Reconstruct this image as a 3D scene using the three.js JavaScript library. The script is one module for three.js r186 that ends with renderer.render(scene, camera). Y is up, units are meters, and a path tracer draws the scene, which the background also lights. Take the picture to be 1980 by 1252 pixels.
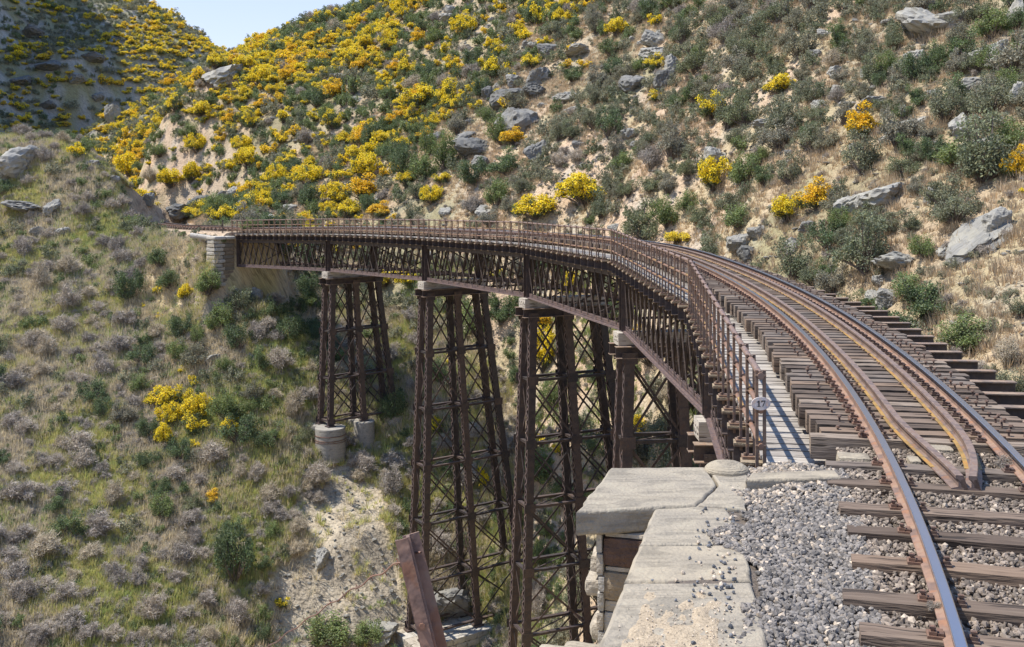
import * as THREE from 'three';
import { mergeGeometries } from 'three/addons/utils/BufferGeometryUtils.js';
import { FontLoader } from 'three/addons/loaders/FontLoader.js';
import { TextGeometry } from 'three/addons/geometries/TextGeometry.js';

// ---------------------------------------------------------------- camera, sky, sun, exposure
const F = 1886, Y0 = 385, EY = 2.4;                 // focal length in photo pixels, horizon row, eye height above the near rail
const scene = new THREE.Scene();
const camera = new THREE.PerspectiveCamera(2 * Math.atan(626 / F) * 180 / Math.PI, 1980 / 1252, 0.3, 6000);
camera.position.set(0, EY, 0);
camera.rotation.set(0, 0, -0.0048);
camera.setViewOffset(1980, 1252, 0, 626 - Y0, 1980, 1252);
scene.add(camera);

const SUN = new THREE.Vector3(-0.50, 0.86, -0.035).normalize();
{
  const W = 256, H = 128, data = new Float32Array(W * H * 4);
  for (let j = 0; j < H; j++) for (let i = 0; i < W; i++) {
    const el = ((j + 0.5) / H - 0.5) * Math.PI, az = ((i + 0.5) / W - 0.5) * 2 * Math.PI;
    const k = Math.pow(1 - Math.max(0, Math.sin(el)), 3);
    const zen = [0.15, 0.30, 0.66], hor = [0.74, 0.80, 0.88];
    const q = (j * W + i) * 4;
    for (let c = 0; c < 3; c++) data[q + c] = el < 0 ? hor[c] * 0.5 : zen[c] + (hor[c] - zen[c]) * k;
    data[q + 3] = 1;
  }
  const sky = new THREE.DataTexture(data, W, H, THREE.RGBAFormat, THREE.FloatType);
  sky.mapping = THREE.EquirectangularReflectionMapping; sky.magFilter = THREE.LinearFilter; sky.needsUpdate = true;
  scene.background = sky; scene.environment = sky;
}
const sun = new THREE.DirectionalLight(new THREE.Color(1.0, 0.955, 0.88), 4.6);
sun.position.copy(SUN).multiplyScalar(200).add(new THREE.Vector3(0, 0, -50)); sun.target.position.set(0, 0, -50);
sun.castShadow = true; sun.shadow.mapSize.set(4096, 4096);
Object.assign(sun.shadow.camera, { left: -130, right: 130, top: 130, bottom: -130, near: 1, far: 600 });
scene.add(sun, sun.target);
const renderer = new THREE.WebGLRenderer({ antialias: true });
renderer.toneMapping = THREE.LinearToneMapping; renderer.toneMappingExposure = 1.5;
renderer.shadowMap.enabled = true; renderer.shadowMap.type = THREE.PCFSoftShadowMap;

// ---------------------------------------------------------------- small maths
let seed = 12345;
function setSeed(n) { seed = (n * 2654435761) >>> 0; }
function rnd() { seed = (seed + 0x6D2B79F5) >>> 0; let t = seed; t = Math.imul(t ^ (t >>> 15), t | 1); t ^= t + Math.imul(t ^ (t >>> 7), t | 61); return ((t ^ (t >>> 14)) >>> 0) / 4294967296; }
const rr = (a, b) => a + (b - a) * rnd();
const clamp = (v, a, b) => Math.max(a, Math.min(b, v));
const lerp = (a, b, t) => a + (b - a) * t;
const sstep = (a, b, v) => { const t = clamp((v - a) / (b - a), 0, 1); return t * t * (3 - 2 * t); };
const V = (a, b, c) => [a, b, c];
const add = (a, b, k = 1) => [a[0] + b[0] * k, a[1] + b[1] * k, a[2] + b[2] * k];
const sub = (a, b) => [a[0] - b[0], a[1] - b[1], a[2] - b[2]];
const mul = (a, k) => [a[0] * k, a[1] * k, a[2] * k];
const dot = (a, b) => a[0] * b[0] + a[1] * b[1] + a[2] * b[2];
const cross = (a, b) => [a[1] * b[2] - a[2] * b[1], a[2] * b[0] - a[0] * b[2], a[0] * b[1] - a[1] * b[0]];
const len = a => Math.hypot(a[0], a[1], a[2]);
const norm = a => mul(a, 1 / (len(a) || 1));
function hash3(x, y, z) { let h = Math.imul(x, 374761393) ^ Math.imul(y, 668265263) ^ Math.imul(z, 2147483647 ^ 0x51ab3c7); h = Math.imul(h ^ (h >>> 13), 1274126177); h ^= h >>> 16; h = Math.imul(h, 0x85ebca6b); return ((h ^ (h >>> 13)) >>> 0) / 4294967296; }
const fade = t => t * t * t * (t * (t * 6 - 15) + 10);
function vnoise(x, y, z, per = 0) {
  const xi = Math.floor(x), yi = Math.floor(y), zi = Math.floor(z), u = fade(x - xi), v = fade(y - yi), w = fade(z - zi);
  const m = per ? q => ((q % per) + per) % per : q => q;
  const h = (a, b, c) => hash3(m(xi + a), m(yi + b), zi + c);
  return lerp(lerp(lerp(h(0, 0, 0), h(1, 0, 0), u), lerp(h(0, 1, 0), h(1, 1, 0), u), v), lerp(lerp(h(0, 0, 1), h(1, 0, 1), u), lerp(h(0, 1, 1), h(1, 1, 1), u), v), w);
}
function fbm(x, y, z, o = 4) { let s = 0, a = 0.5, t = 0; for (let i = 0; i < o; i++) { s += a * vnoise(x, y, z); t += a; a *= 0.5; x = x * 2.03 + 7.1; y = y * 2.03 + 3.7; z = z * 2.03 + 1.3; } return s / t; }

// ---------------------------------------------------------------- textures and materials
function tex(w, h, fn, srgb = true, noRepeat = false) {
  const d = new Uint8Array(w * h * 4);
  for (let j = 0; j < h; j++) for (let i = 0; i < w; i++) {
    const c = fn(i / w, j / h), q = (j * w + i) * 4;
    for (let k = 0; k < 3; k++) { let v = clamp(Array.isArray(c) ? c[k] : c, 0, 1); if (srgb) v = v <= 0.0031308 ? v * 12.92 : 1.055 * Math.pow(v, 1 / 2.4) - 0.055; d[q + k] = v * 255; }
    d[q + 3] = 255;
  }
  const t = new THREE.DataTexture(d, w, h, THREE.RGBAFormat);
  t.wrapS = t.wrapT = THREE.RepeatWrapping; t.magFilter = THREE.LinearFilter; t.minFilter = THREE.LinearMipmapLinearFilter; t.generateMipmaps = true;
  if (srgb) t.colorSpace = THREE.SRGBColorSpace; t.needsUpdate = true; return t;
}
// periodic fbm: integer cell counts (px,py) per tile
function pf(u, v, px, py, o = 4, z = 0) {
  let s = 0, a = 0.5, t = 0;
  for (let i = 0; i < o; i++) {
    const x = u * px, y = v * py, xi = Math.floor(x), yi = Math.floor(y), fx = fade(x - xi), fy = fade(y - yi);
    const h = (a2, b2) => hash3((xi + a2) % px, (yi + b2) % py, z + i * 17);
    s += a * lerp(lerp(h(0, 0), h(1, 0), fx), lerp(h(0, 1), h(1, 1), fx), fy); t += a; a *= 0.55; px *= 2; py *= 2;
  }
  return s / t;
}
const mix3 = (a, b, t) => [lerp(a[0], b[0], t), lerp(a[1], b[1], t), lerp(a[2], b[2], t)];
function woodF(u, v) { const wv = v + 0.02 * pf(u, v, 3, 3, 2, 5); const g = pf(u, wv % 1, 3, 40, 4, 9), f = pf(u, wv % 1, 8, 110, 2, 33); const crack = sstep(0.67, 0.75, pf(u, wv % 1, 2, 26, 3, 71)); return [g, f, crack]; }
const woodMap = tex(512, 512, (u, v) => { const [g, f, k] = woodF(u, v); let c = mix3([0.46, 0.40, 0.35], [1.0, 0.95, 0.88], clamp(g * 0.9 + f * 0.5 - 0.2, 0, 1)); return mix3(c, [0.12, 0.1, 0.08], k * 0.85); });
const woodBump = tex(512, 512, (u, v) => { const [g, f, k] = woodF(u, v); return clamp(g * 0.5 + f * 0.45 - k * 0.6 + 0.1, 0, 1); }, false);
const rustMap = tex(512, 512, (u, v) => { const a = pf(u, v, 6, 6, 5, 3), b = pf(u, v, 24, 24, 3, 8), d = pf(u, v, 10, 10, 4, 44); let c = mix3([0.64, 0.62, 0.66], [1, 0.9, 0.84], sstep(0.35, 0.65, a)); c = mix3(c, [1.2, 0.78, 0.5], sstep(0.6, 0.78, d) * 0.6); return mul(c, 0.72 + 0.5 * b); });
const rustBump = tex(256, 256, (u, v) => pf(u, v, 20, 20, 4, 21), false);
const rockF = (u, v) => { const w = (v + 0.10 * pf(u, v, 3, 3, 3, 2)) % 1; return [pf(u, w, 3, 22, 4, 6), pf(u, v, 8, 8, 5, 13), pf(u, v, 5, 5, 4, 30)]; };
const rockMap = tex(512, 512, (u, v) => { const [s, g, l] = rockF(u, v); let c = mix3([0.55, 0.56, 0.57], [1, 0.99, 0.96], clamp(s * 0.8 + g * 0.6 - 0.25, 0, 1)); c = mix3(c, [0.33, 0.33, 0.32], sstep(0.62, 0.72, s) * 0.5); return mix3(c, [1.05, 1.02, 0.9], sstep(0.56, 0.66, l) * 0.5); });
const rockBump = tex(512, 512, (u, v) => { const [s, g] = rockF(u, v); return clamp(s * 0.7 + g * 0.4 - 0.05, 0, 1); }, false);
const groundMap = tex(1024, 1024, (u, v) => { const a = pf(u, v, 9, 9, 4, 1), b = pf(u, v, 60, 60, 4, 7), k = sstep(0.6, 0.72, pf(u, v, 34, 34, 3, 19)); const c = mix3([0.62, 0.6, 0.56], [1.18, 1.14, 1.06], clamp(a * 0.6 + b * 0.9 - 0.25, 0, 1)); return mix3(c, [0.34, 0.32, 0.28], k * 0.55); });
const groundBump = tex(1024, 1024, (u, v) => clamp(pf(u, v, 30, 30, 5, 7) * 0.7 + pf(u, v, 8, 8, 3, 50) * 0.4 - 0.05, 0, 1), false);
const stoneMap = tex(512, 512, (u, v) => { const w = (v + 0.04 * pf(u, v, 4, 4, 3, 2)) % 1; const s = pf(u, w, 4, 26, 4, 61), g = pf(u, v, 14, 14, 4, 17), k = sstep(0.64, 0.74, pf(u, v, 6, 6, 4, 83)); let c = mix3([0.6, 0.59, 0.57], [1.08, 1.04, 0.97], clamp(s * 0.7 + g * 0.7 - 0.2, 0, 1)); return mix3(c, [0.5, 0.47, 0.42], k * 0.7); });
const stoneBump = tex(512, 512, (u, v) => { const w = (v + 0.04 * pf(u, v, 4, 4, 3, 2)) % 1; return clamp(pf(u, w, 4, 26, 4, 61) * 0.6 + pf(u, v, 40, 40, 3, 17) * 0.5 - 0.05, 0, 1); }, false);
const copeMap = tex(512, 512, (u, v) => { const w = (v + 0.03 * pf(u, v, 3, 3, 3, 2)) % 1; const s = pf(u, w, 2, 20, 4, 61), g = pf(u, v, 5, 5, 5, 17), f = pf(u, v, 70, 70, 2, 90), k = sstep(0.6, 0.72, pf(u, v, 3, 9, 4, 83)), cr = sstep(0.665, 0.70, pf(u, w, 2, 24, 3, 131)); let c = mix3([0.72, 0.71, 0.70], [1.06, 1.02, 0.94], clamp(s * 0.25 + g * 1.4 - 0.33, 0, 1)); c = mix3(c, [0.56, 0.55, 0.53], k * 0.6); c = mul(c, 0.9 + 0.2 * f); return mix3(c, [0.3, 0.28, 0.25], cr * 0.22); });
function M(rgb, map, bump, bs, o = {}) {
  const rep = o.rep || 1; delete o.rep;
  const t = q => { if (!q) return null; if (rep === 1) return q; const c = q.clone(); c.repeat.set(rep, rep); c.needsUpdate = true; return c; };
  const m = new THREE.MeshStandardMaterial({ color: new THREE.Color().setRGB(...rgb), roughness: 0.9, metalness: 0, ...o });
  if (map) m.map = t(map); if (bump) { m.bumpMap = t(bump); m.bumpScale = bs; } return m;
}
const iron = M([0.082, 0.066, 0.062], rustMap, rustBump, 0.003, { roughness: 0.62, metalness: 0.15 });
const ironPink = M([0.17, 0.132, 0.128], rustMap, rustBump, 0.003, { roughness: 0.6, metalness: 0.15 });
const ironDark = M([0.078, 0.064, 0.061], rustMap, rustBump, 0.003, { roughness: 0.65, metalness: 0.15 });
const ironRed = M([0.21, 0.12, 0.08], rustMap, rustBump, 0.004, { roughness: 0.85 });
const railSide = M([0.27, 0.185, 0.14], rustMap, rustBump, 0.002, { roughness: 0.8 });
const railGuard = M([0.235, 0.18, 0.15], rustMap, rustBump, 0.002, { roughness: 0.6, metalness: 0.2 });
const railTop = M([0.50, 0.51, 0.54], null, null, 0, { roughness: 0.3, metalness: 1 });
const railFoot = M([0.34, 0.26, 0.13], rustMap, rustBump, 0.002, { roughness: 0.85 });
const lichen = M([0.37, 0.25, 0.085], rustMap, rustBump, 0.003, { roughness: 0.9 });
const woods = [[0.235, 0.18, 0.14], [0.175, 0.134, 0.104], [0.32, 0.265, 0.215], [0.13, 0.098, 0.075], [0.26, 0.19, 0.138], [0.21, 0.176, 0.15]].map(c => M(c, woodMap, woodBump, 0.010));
const planksM = [[0.46, 0.44, 0.41], [0.38, 0.36, 0.335], [0.52, 0.50, 0.465]].map(c => M(c, woodMap, woodBump, 0.008));
const baulk = M([0.56, 0.54, 0.50], woodMap, woodBump, 0.012);
const stoneM = [[0.50, 0.47, 0.42], [0.46, 0.41, 0.34], [0.53, 0.50, 0.45], [0.42, 0.40, 0.37]].map(c => M(c, stoneMap, stoneBump, 0.018));
const stoneRed = M([0.135, 0.08, 0.058], stoneMap, stoneBump, 0.03);
const stoneBrown = M([0.33, 0.26, 0.18], stoneMap, stoneBump, 0.02);
const concrete = M([0.33, 0.31, 0.275], stoneMap, stoneBump, 0.008);
const rocks = [[0.31, 0.295, 0.265], [0.235, 0.225, 0.208], [0.38, 0.36, 0.32], [0.165, 0.16, 0.15]].map(c => M(c, rockMap, rockBump, 0.05, { rep: 0.45 }));
const leafM = new THREE.MeshPhysicalMaterial({ color: 0xffffff, vertexColors: true, side: THREE.DoubleSide, roughness: 0.95, transmission: 0.35, thickness: 0 });
const brushM = M([1, 1, 1], null, null, 0, { vertexColors: true, side: THREE.DoubleSide, roughness: 0.95 });
const stemM = M([0.17, 0.145, 0.12], null, null, 0);
const twigM = M([1, 1, 1], null, null, 0, { vertexColors: true, roughness: 0.95 });

// ---------------------------------------------------------------- naming
const taken = new Map();
function numbered(n) { const k = taken.get(n) || 0; taken.set(n, k + 1); return k ? `${n}_${String(k).padStart(3, '0')}` : n; }
function shade(o) { o.traverse(m => { if (m.isMesh) { m.castShadow = true; m.receiveShadow = true; } }); return o; }
function mesh(name, g, m, parent) { const o = new THREE.Mesh(g, m); o.castShadow = o.receiveShadow = true; o.name = parent ? name : numbered(name); (parent || scene).add(o); return o; }
function thing(name, label, category, pos = [0, 0, 0], group) { const o = new THREE.Group(); o.name = numbered(name); o.position.set(...pos); o.userData = { label, category }; if (group) o.userData.group = group; scene.add(o); return o; }
function tag(o, label, category, group, kind) { o.userData.label = label; if (category) o.userData.category = category; if (group) o.userData.group = group; if (kind) o.userData.kind = kind; return o; }

// ---------------------------------------------------------------- mesh builder: quads, boxes, bars, sweeps with uv in metres
class MB {
  constructor(org = [0, 0, 0]) { this.p = []; this.n = []; this.u = []; this.o = org; }
  quad(a, b, c, d, ua, ub, uc, ud) {
    const n = norm(cross(sub(b, a), sub(c, a)));
    for (const [q, w] of [[a, ua], [b, ub], [c, uc], [a, ua], [c, uc], [d, ud]]) { this.p.push(q[0] - this.o[0], q[1] - this.o[1], q[2] - this.o[2]); this.n.push(...n); this.u.push(...w); }
    return this;
  }
  // box: centre c, half axes X (long), Y, Z
  box(c, X, Y, Z) {
    const lx = len(X), ly = len(Y), lz = len(Z), P = (i, j, k) => add(add(add(c, X, i), Y, j), Z, k), r0 = hash3(Math.round(c[0] * 97), Math.round(c[1] * 91), Math.round(c[2] * 89)) * 7;
    const w = (a, b) => [a + r0, b + r0 * 3];
    this.quad(P(-1, 1, 1), P(1, 1, 1), P(1, 1, -1), P(-1, 1, -1), w(-lx, lz), w(lx, lz), w(lx, -lz), w(-lx, -lz));
    this.quad(P(-1, -1, -1), P(1, -1, -1), P(1, -1, 1), P(-1, -1, 1), w(-lx, -lz), w(lx, -lz), w(lx, lz), w(-lx, lz));
    this.quad(P(-1, -1, 1), P(1, -1, 1), P(1, 1, 1), P(-1, 1, 1), w(-lx, -ly), w(lx, -ly), w(lx, ly), w(-lx, ly));
    this.quad(P(1, -1, -1), P(-1, -1, -1), P(-1, 1, -1), P(1, 1, -1), w(lx, -ly), w(-lx, -ly), w(-lx, ly), w(lx, ly));
    this.quad(P(1, -1, 1), P(1, -1, -1), P(1, 1, -1), P(1, 1, 1), w(lz, -ly), w(-lz, -ly), w(-lz, ly), w(lz, ly));
    this.quad(P(-1, -1, -1), P(-1, -1, 1), P(-1, 1, 1), P(-1, 1, -1), w(-lz, -ly), w(lz, -ly), w(lz, ly), w(-lz, ly));
    return this;
  }
  // bar from a to b: w across (side direction), h along the up hint
  bar(a, b, w, h, up = [0, 1, 0]) {
    const X = mul(sub(b, a), 0.5), d = norm(X); let s = cross(d, up); if (len(s) < 1e-4) s = cross(d, [1, 0, 0]); s = norm(s); const u = cross(s, d);
    return this.box(mul(add(a, b), 0.5), X, mul(u, h / 2), mul(s, w / 2));
  }
  cyl(a, b, r, n = 8, r2 = r) {
    const d = norm(sub(b, a)); let s = cross(d, [0, 1, 0]); if (len(s) < 1e-3) s = [1, 0, 0]; s = norm(s); const t = cross(s, d), L = len(sub(b, a));
    const C = (o, rad, k) => add(add(o, s, Math.cos(k / n * 2 * Math.PI) * rad), t, Math.sin(k / n * 2 * Math.PI) * rad);
    for (let k = 0; k < n; k++) {
      this.quad(C(a, r, k + 1), C(b, r2, k + 1), C(b, r2, k), C(a, r, k), [0, (k + 1) * r], [L, (k + 1) * r], [L, k * r], [0, k * r]);
      this.quad(b, C(b, r2, k), C(b, r2, k + 1), b, [0, 0], [r, 0], [r, r], [0, 0]); this.quad(a, C(a, r, k + 1), C(a, r, k), a, [0, 0], [r, 0], [r, r], [0, 0]);
    }
    return this;
  }
  geo() { const g = new THREE.BufferGeometry(); g.setAttribute('position', new THREE.Float32BufferAttribute(this.p, 3)); g.setAttribute('normal', new THREE.Float32BufferAttribute(this.n, 3)); g.setAttribute('uv', new THREE.Float32BufferAttribute(this.u, 2)); return g; }
  build(name, m, parent) { return mesh(name, this.geo(), m, parent); }
}
// rounded, roughened block (local axes, centred); r = edge radius, amp = unevenness
function roughBox(w, h, d, r, amp, sd, seg = 0.12) {
  const g = new THREE.BoxGeometry(w, h, d, clamp(Math.round(w / seg), 2, 24), clamp(Math.round(h / seg), 2, 14), clamp(Math.round(d / seg), 2, 24));
  const p = g.attributes.position, n = g.attributes.normal, uv = g.attributes.uv; const hx = w / 2 - r, hy = h / 2 - r, hz = d / 2 - r;
  for (let i = 0; i < p.count; i++) {
    const a = [p.getX(i), p.getY(i), p.getZ(i)], nn = [n.getX(i), n.getY(i), n.getZ(i)];
    if (Math.abs(nn[0]) > 0.5) uv.setXY(i, a[2] + sd, a[1] + sd * 1.7); else if (Math.abs(nn[1]) > 0.5) uv.setXY(i, a[0] + sd, a[2] + sd * 1.7); else uv.setXY(i, a[0] + sd, a[1] + sd * 1.7);
    const c = [clamp(a[0], -hx, hx), clamp(a[1], -hy, hy), clamp(a[2], -hz, hz)]; let q = sub(a, c); q = len(q) > 1e-6 ? norm(q) : nn;
    const k = amp * (fbm(a[0] * 3.1 + sd * 9, a[1] * 3.1, a[2] * 3.1, 3) - 0.5) * 2 + amp * 0.5 * (fbm(a[0] * 11 + sd * 5, a[1] * 11, a[2] * 11, 2) - 0.5);
    const o = add(c, q, r + k); p.setXYZ(i, ...o);
  }
  g.computeVertexNormals(); return g;
}

// ---------------------------------------------------------------- the line: centreline through the curve
const KN = [-12, 0, 12, 24, 36, 48, 60, 74], HD = [-0.5088, -0.2325, -0.0471, 0.0966, 0.3728, 0.5637, 0.7021, 0.8457], EL = [-0.3965, 0, 0.4119, 0.7641, 0.7977, 0.7125, 0.6288, 0.3237];
const S0 = -12, DS = 0.25, SN = 353 + 200;
const TA = new Float64Array(SN), TE = new Float64Array(SN), TX = new Float64Array(SN), TZ = new Float64Array(SN);
{
  const li = (s, v) => { for (let i = 0; i < 7; i++) if (s <= KN[i + 1]) return lerp(v[i], v[i + 1], clamp((s - KN[i]) / (KN[i + 1] - KN[i]), 0, 1)); return v[7]; };
  for (let i = 0; i < SN; i++) {
    let a = 0, e = 0; for (let k = -12; k <= 12; k++) { const s = clamp(S0 + (i + k) * DS, -12, 76); a += li(s, HD); e += li(s, EL); }
    TA[i] = a / 25; TE[i] = e / 25; const s = S0 + i * DS; if (s > 76) TA[i] = Math.max(0.45, TA[352] - (s - 76) * 0.022);
  }
  for (let i = 1; i < SN; i++) { TX[i] = TX[i - 1] - Math.sin(TA[i - 1]) * DS; TZ[i] = TZ[i - 1] - Math.cos(TA[i - 1]) * DS; }
  const x0 = TX[48], z0 = TZ[48]; for (let i = 0; i < SN; i++) { TX[i] += 3.9175 - x0; TZ[i] += -8.3948 - z0; }
}
function tr(s) { const q = clamp((s - S0) / DS, 0, SN - 1.001), i = Math.floor(q), t = q - i; const L = A => lerp(A[i], A[i + 1], t); return { x: L(TX), y: L(TE), z: L(TZ), a: L(TA) }; }
function off(s, o, dy = 0) { const t = tr(s); return [t.x + Math.cos(t.a) * o, t.y + dy, t.z - Math.sin(t.a) * o]; }
const rightOf = a => [Math.cos(a), 0, -Math.sin(a)], fwdOf = a => [-Math.sin(a), 0, -Math.cos(a)];
const SK = 1.25, SPAN = 12.19;
function distTrack(x, z) { let b = 1e9; for (let i = 0; i < SN; i += 4) { const d = Math.hypot(x - TX[i], z - TZ[i]); if (d < b) b = d; } return b; }

// ---------------------------------------------------------------- terrain: smooth surface through surveyed points, plus an added unseen crest
const CP = [];
const px = (x, y, d) => CP.push([(x - 990) / F * d, -d, EY - (y - Y0) / F * d]);
[[0, 1252, 48], [200, 1252, 49], [400, 1252, 50.5], [600, 1252, 53], [730, 1252, 54.5], [0, 1000, 56], [200, 1000, 57], [400, 1000, 58], [590, 1000, 59.5], [690, 1000, 59], [785, 1215, 56], [860, 1150, 59],
[0, 750, 66], [200, 750, 67], [400, 750, 67], [545, 745, 67], [640, 985, 60.5], [730, 870, 66], [600, 955, 61], [0, 550, 77], [200, 550, 77.5], [380, 540, 76.5], [500, 575, 73], [590, 560, 81], [605, 640, 77], [650, 700, 72.5], [0, 450, 84], [150, 445, 84], [300, 441, 84], [400, 455, 79.5],
[0, 350, 89], [0, 272, 93], [100, 270, 92.5], [180, 310, 91], [250, 375, 89], [305, 432, 86.5],
[330, 425, 98], [450, 405, 97], [600, 400, 93], [800, 410, 83], [1000, 420, 73], [1200, 445, 63], [1400, 480, 51], [1600, 560, 40], [1800, 650, 32], [1980, 740, 27]].forEach(a => px(...a));
function colm(x, y0, d0, sl, ys) { const yy = EY - (y0 - Y0) / F * d0; for (const y of ys) px(x, y, (EY - yy + sl * d0) / (sl + (y - Y0) / F)); }
colm(1980, 740, 27, 0.66, [500, 250, 0, -250]); colm(1800, 650, 32, 0.66, [450, 220, 0, -250]); colm(1600, 560, 40, 0.66, [380, 180, 0, -250]);
colm(1400, 480, 51, 0.64, [300, 120, -20, -250]); colm(1200, 445, 63, 0.62, [280, 100, -40, -220]); colm(1000, 420, 73, 0.58, [270, 120, -20, -150]);
colm(800, 410, 83, 0.52, [280, 130, -10]); colm(600, 400, 93, 0.46, [260, 130, 60]);
[[210, 315, 112], [300, 250, 128], [400, 150, 165], [420, 108, 185], [500, 90, 175], [700, 12, 155], [450, 300, 116], [830, -40, 140],
[0, 250, 185], [180, 290, 180], [200, 230, 188], [150, 150, 203], [0, 120, 200], [0, 0, 212], [0, -150, 232], [270, 0, 250], [330, 50, 245], [375, 80, 240], [400, 100, 235], [300, 200, 210],
[900, 1200, 59], [1000, 1230, 54], [1100, 1200, 52], [1050, 900, 60], [1050, 650, 66], [1300, 1000, 43], [1300, 750, 49]].forEach(a => px(...a));
for (const [x, z, y] of [[-60, -110, -4], [-45, -112, -6], [-75, -105, -2], [-52, -125, -8], [-90, -60, -4], [-70, -80, 3], [-60, -60, -9], [-48, -45, -18], [-90, -30, -25], [-60, -225, 15], [-20, -200, 28], [20, -180, 32], [-85, -200, 8], [-40, -290, 10], [-100, -330, 12], [-180, -300, 45], [-140, -335, 10], [-134, -205, 112], [-136, -180, 108], [-134, -228, 116], [-150, -190, 125], [-150, -220, 130], [-128, -160, 90],  // last points here: unseen crest, added to cast shade on the far hill
[0, -40, -24.5], [-12, -40, -25], [-25, -38, -24], [3.5, -33, -20], [4, -21, -11.5], [2, -11, -6.5], [-3, -6.5, -3.2], [-10, -8, -6], [-20, -12, -10], [-8, -20, -15], [-15, -28, -21], [-30, -22, -20], [-40, -30, -26], [-1, -2, 0.1], [-5, 3, -0.6], [-14, 4, -3], [3, 3, -0.5], [3, -6, -0.9], [8, -3, -0.5], [10, -8, -2], [18, -3, 3], [24, -14, 2.5], [12, -16, -6], [17, -24, -5.5], [30, -5, 9], [5, 15, -0.2], [-30, 10, -6], [25, 15, 6]]) CP.push([x, z, y]);
const TW = (() => { // thin plate spline weights
  const n = CP.length, N = n + 3, A = Array.from({ length: N }, () => new Float64Array(N + 1));
  const U = r2 => r2 < 1e-12 ? 0 : 0.5 * r2 * Math.log(r2);
  for (let i = 0; i < n; i++) {
    for (let j = 0; j < n; j++) A[i][j] = i === j ? 0.02 : U(((CP[i][0] - CP[j][0]) ** 2 + (CP[i][1] - CP[j][1]) ** 2) / 100);
    const q = [1, CP[i][0] / 10, CP[i][1] / 10]; for (let k = 0; k < 3; k++) A[i][n + k] = A[n + k][i] = q[k]; A[i][N] = CP[i][2];
  }
  for (let c = 0; c < N; c++) {
    let p = c; for (let r = c + 1; r < N; r++) if (Math.abs(A[r][c]) > Math.abs(A[p][c])) p = r; [A[c], A[p]] = [A[p], A[c]];
    for (let r = c + 1; r < N; r++) { const f = A[r][c] / A[c][c]; if (f) for (let k = c; k <= N; k++) A[r][k] -= f * A[c][k]; }
  }
  const w = new Float64Array(N); for (let r = N - 1; r >= 0; r--) { let s = A[r][N]; for (let k = r + 1; k < N; k++) s -= A[r][k] * w[k]; w[r] = s / A[r][r]; } return w;
})();
const GX0 = -160, GZ0 = -340, GNX = 261, GNZ = 361, GH = new Float32Array(GNX * GNZ);
{
  const n = CP.length, cx = CP.map(c => c[0] / 10), cz = CP.map(c => c[1] / 10);
  for (let j = 0; j < GNZ; j++) for (let i = 0; i < GNX; i++) {
    const x = (GX0 + i) / 10, z = (GZ0 + j) / 10; let s = TW[n] + TW[n + 1] * x + TW[n + 2] * z;
    for (let k = 0; k < n; k++) { const r2 = (x - cx[k]) ** 2 + (z - cz[k]) ** 2; if (r2 > 1e-9) s += TW[k] * 0.5 * r2 * Math.log(r2); }
    GH[j * GNX + i] = clamp(s, -45, 140);
  }
}
function baseY(x, z) {
  const u = clamp(x - GX0, 0, GNX - 1.001), v = clamp(z - GZ0, 0, GNZ - 1.001), i = Math.floor(u), j = Math.floor(v), a = u - i, b = v - j, q = j * GNX + i;
  return lerp(lerp(GH[q], GH[q + 1], a), lerp(GH[q + GNX], GH[q + GNX + 1], a), b);
}
const trackYAt = (() => { const f = (x, z) => { let b = 1e9, k = 0; for (let i = 0; i < SN; i += 2) { const d = (x - TX[i]) ** 2 + (z - TZ[i]) ** 2; if (d < b) { b = d; k = i; } } return [Math.sqrt(b), S0 + k * DS, TE[k]]; }; return f; })();
let SCARP_ON = false;
function groundY(x, z) {
  let y = baseY(x, z); const far = sstep(-115, -150, z);
  const amp = lerp(0.75, 2.2, far);
  y += amp * (fbm(x / 6.5, z / 6.5, 1.5, 4) - 0.5) * 2;
  y += (0.35 + far) * (1 - Math.abs(2 * fbm(x / 3.1 + 9, z / 3.1, 4.5, 3) - 1) - 0.72) * 1.2;
  if (SCARP_ON) { const k = scarpAt(x, z); if (k > 0) y += k * (0.9 * (fbm(x / 1.3, z / 1.3, 3.3, 4) - 0.5) - 0.4); }
  if (z < -60 && z > -130 && x < -15 && x > -70) { // cutting and formation where the line leaves the bridge
    const [d, s, e] = trackYAt(x, z); if (s > 74 && s < 101) { const t = sstep(1.9, 5.0, d); y = lerp(e - 0.35, y, t); }
  }
  if (z > -10.2 && z < 12) { const [d, s] = trackYAt(x, z); const t = sstep(2.4, 4.6, d); if (s < 2) y = lerp(Math.min(y, -0.75), y, t); }
  return y;
}
// the ground point that a line of sight through a photo pixel meets: used only to survey positions
function hit(ix, iy, d0 = 12) {
  for (let d = d0; d < 330; d += 0.4) { const x = (ix - 990) / F * d, y = EY - (iy - Y0) / F * d; if (y < groundY(x, -d)) { for (let k = 0; k < 5; k++) { const e = d - 0.08; if (EY - (iy - Y0) / F * e < groundY((ix - 990) / F * e, -e)) d = e; } return [(ix - 990) / F * d, groundY((ix - 990) / F * d, -d), -d, d]; } }
  return null;
}
const proj = (x, y, z) => [990 + F * x / -z, Y0 - F * (y - EY) / -z];
const gullyX = z => { const T = [[-10, -40], [-40, 0], [-55, 1.5], [-66, 0], [-74, -7], [-80, -14], [-90, -33], [-120, -45], [-140, -52]]; if (z > -10) return -40; for (let i = 0; i < T.length - 1; i++) if (z >= T[i + 1][0] && i > 0 || (i === 0 && z >= -40)) return lerp(T[i][1], T[i + 1][1], clamp((z - T[i][0]) / (T[i + 1][0] - T[i][0]), 0, 1)); return -60; };
const isSpur = (x, z) => z < -38 && z > -107 && x < gullyX(z);
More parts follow.
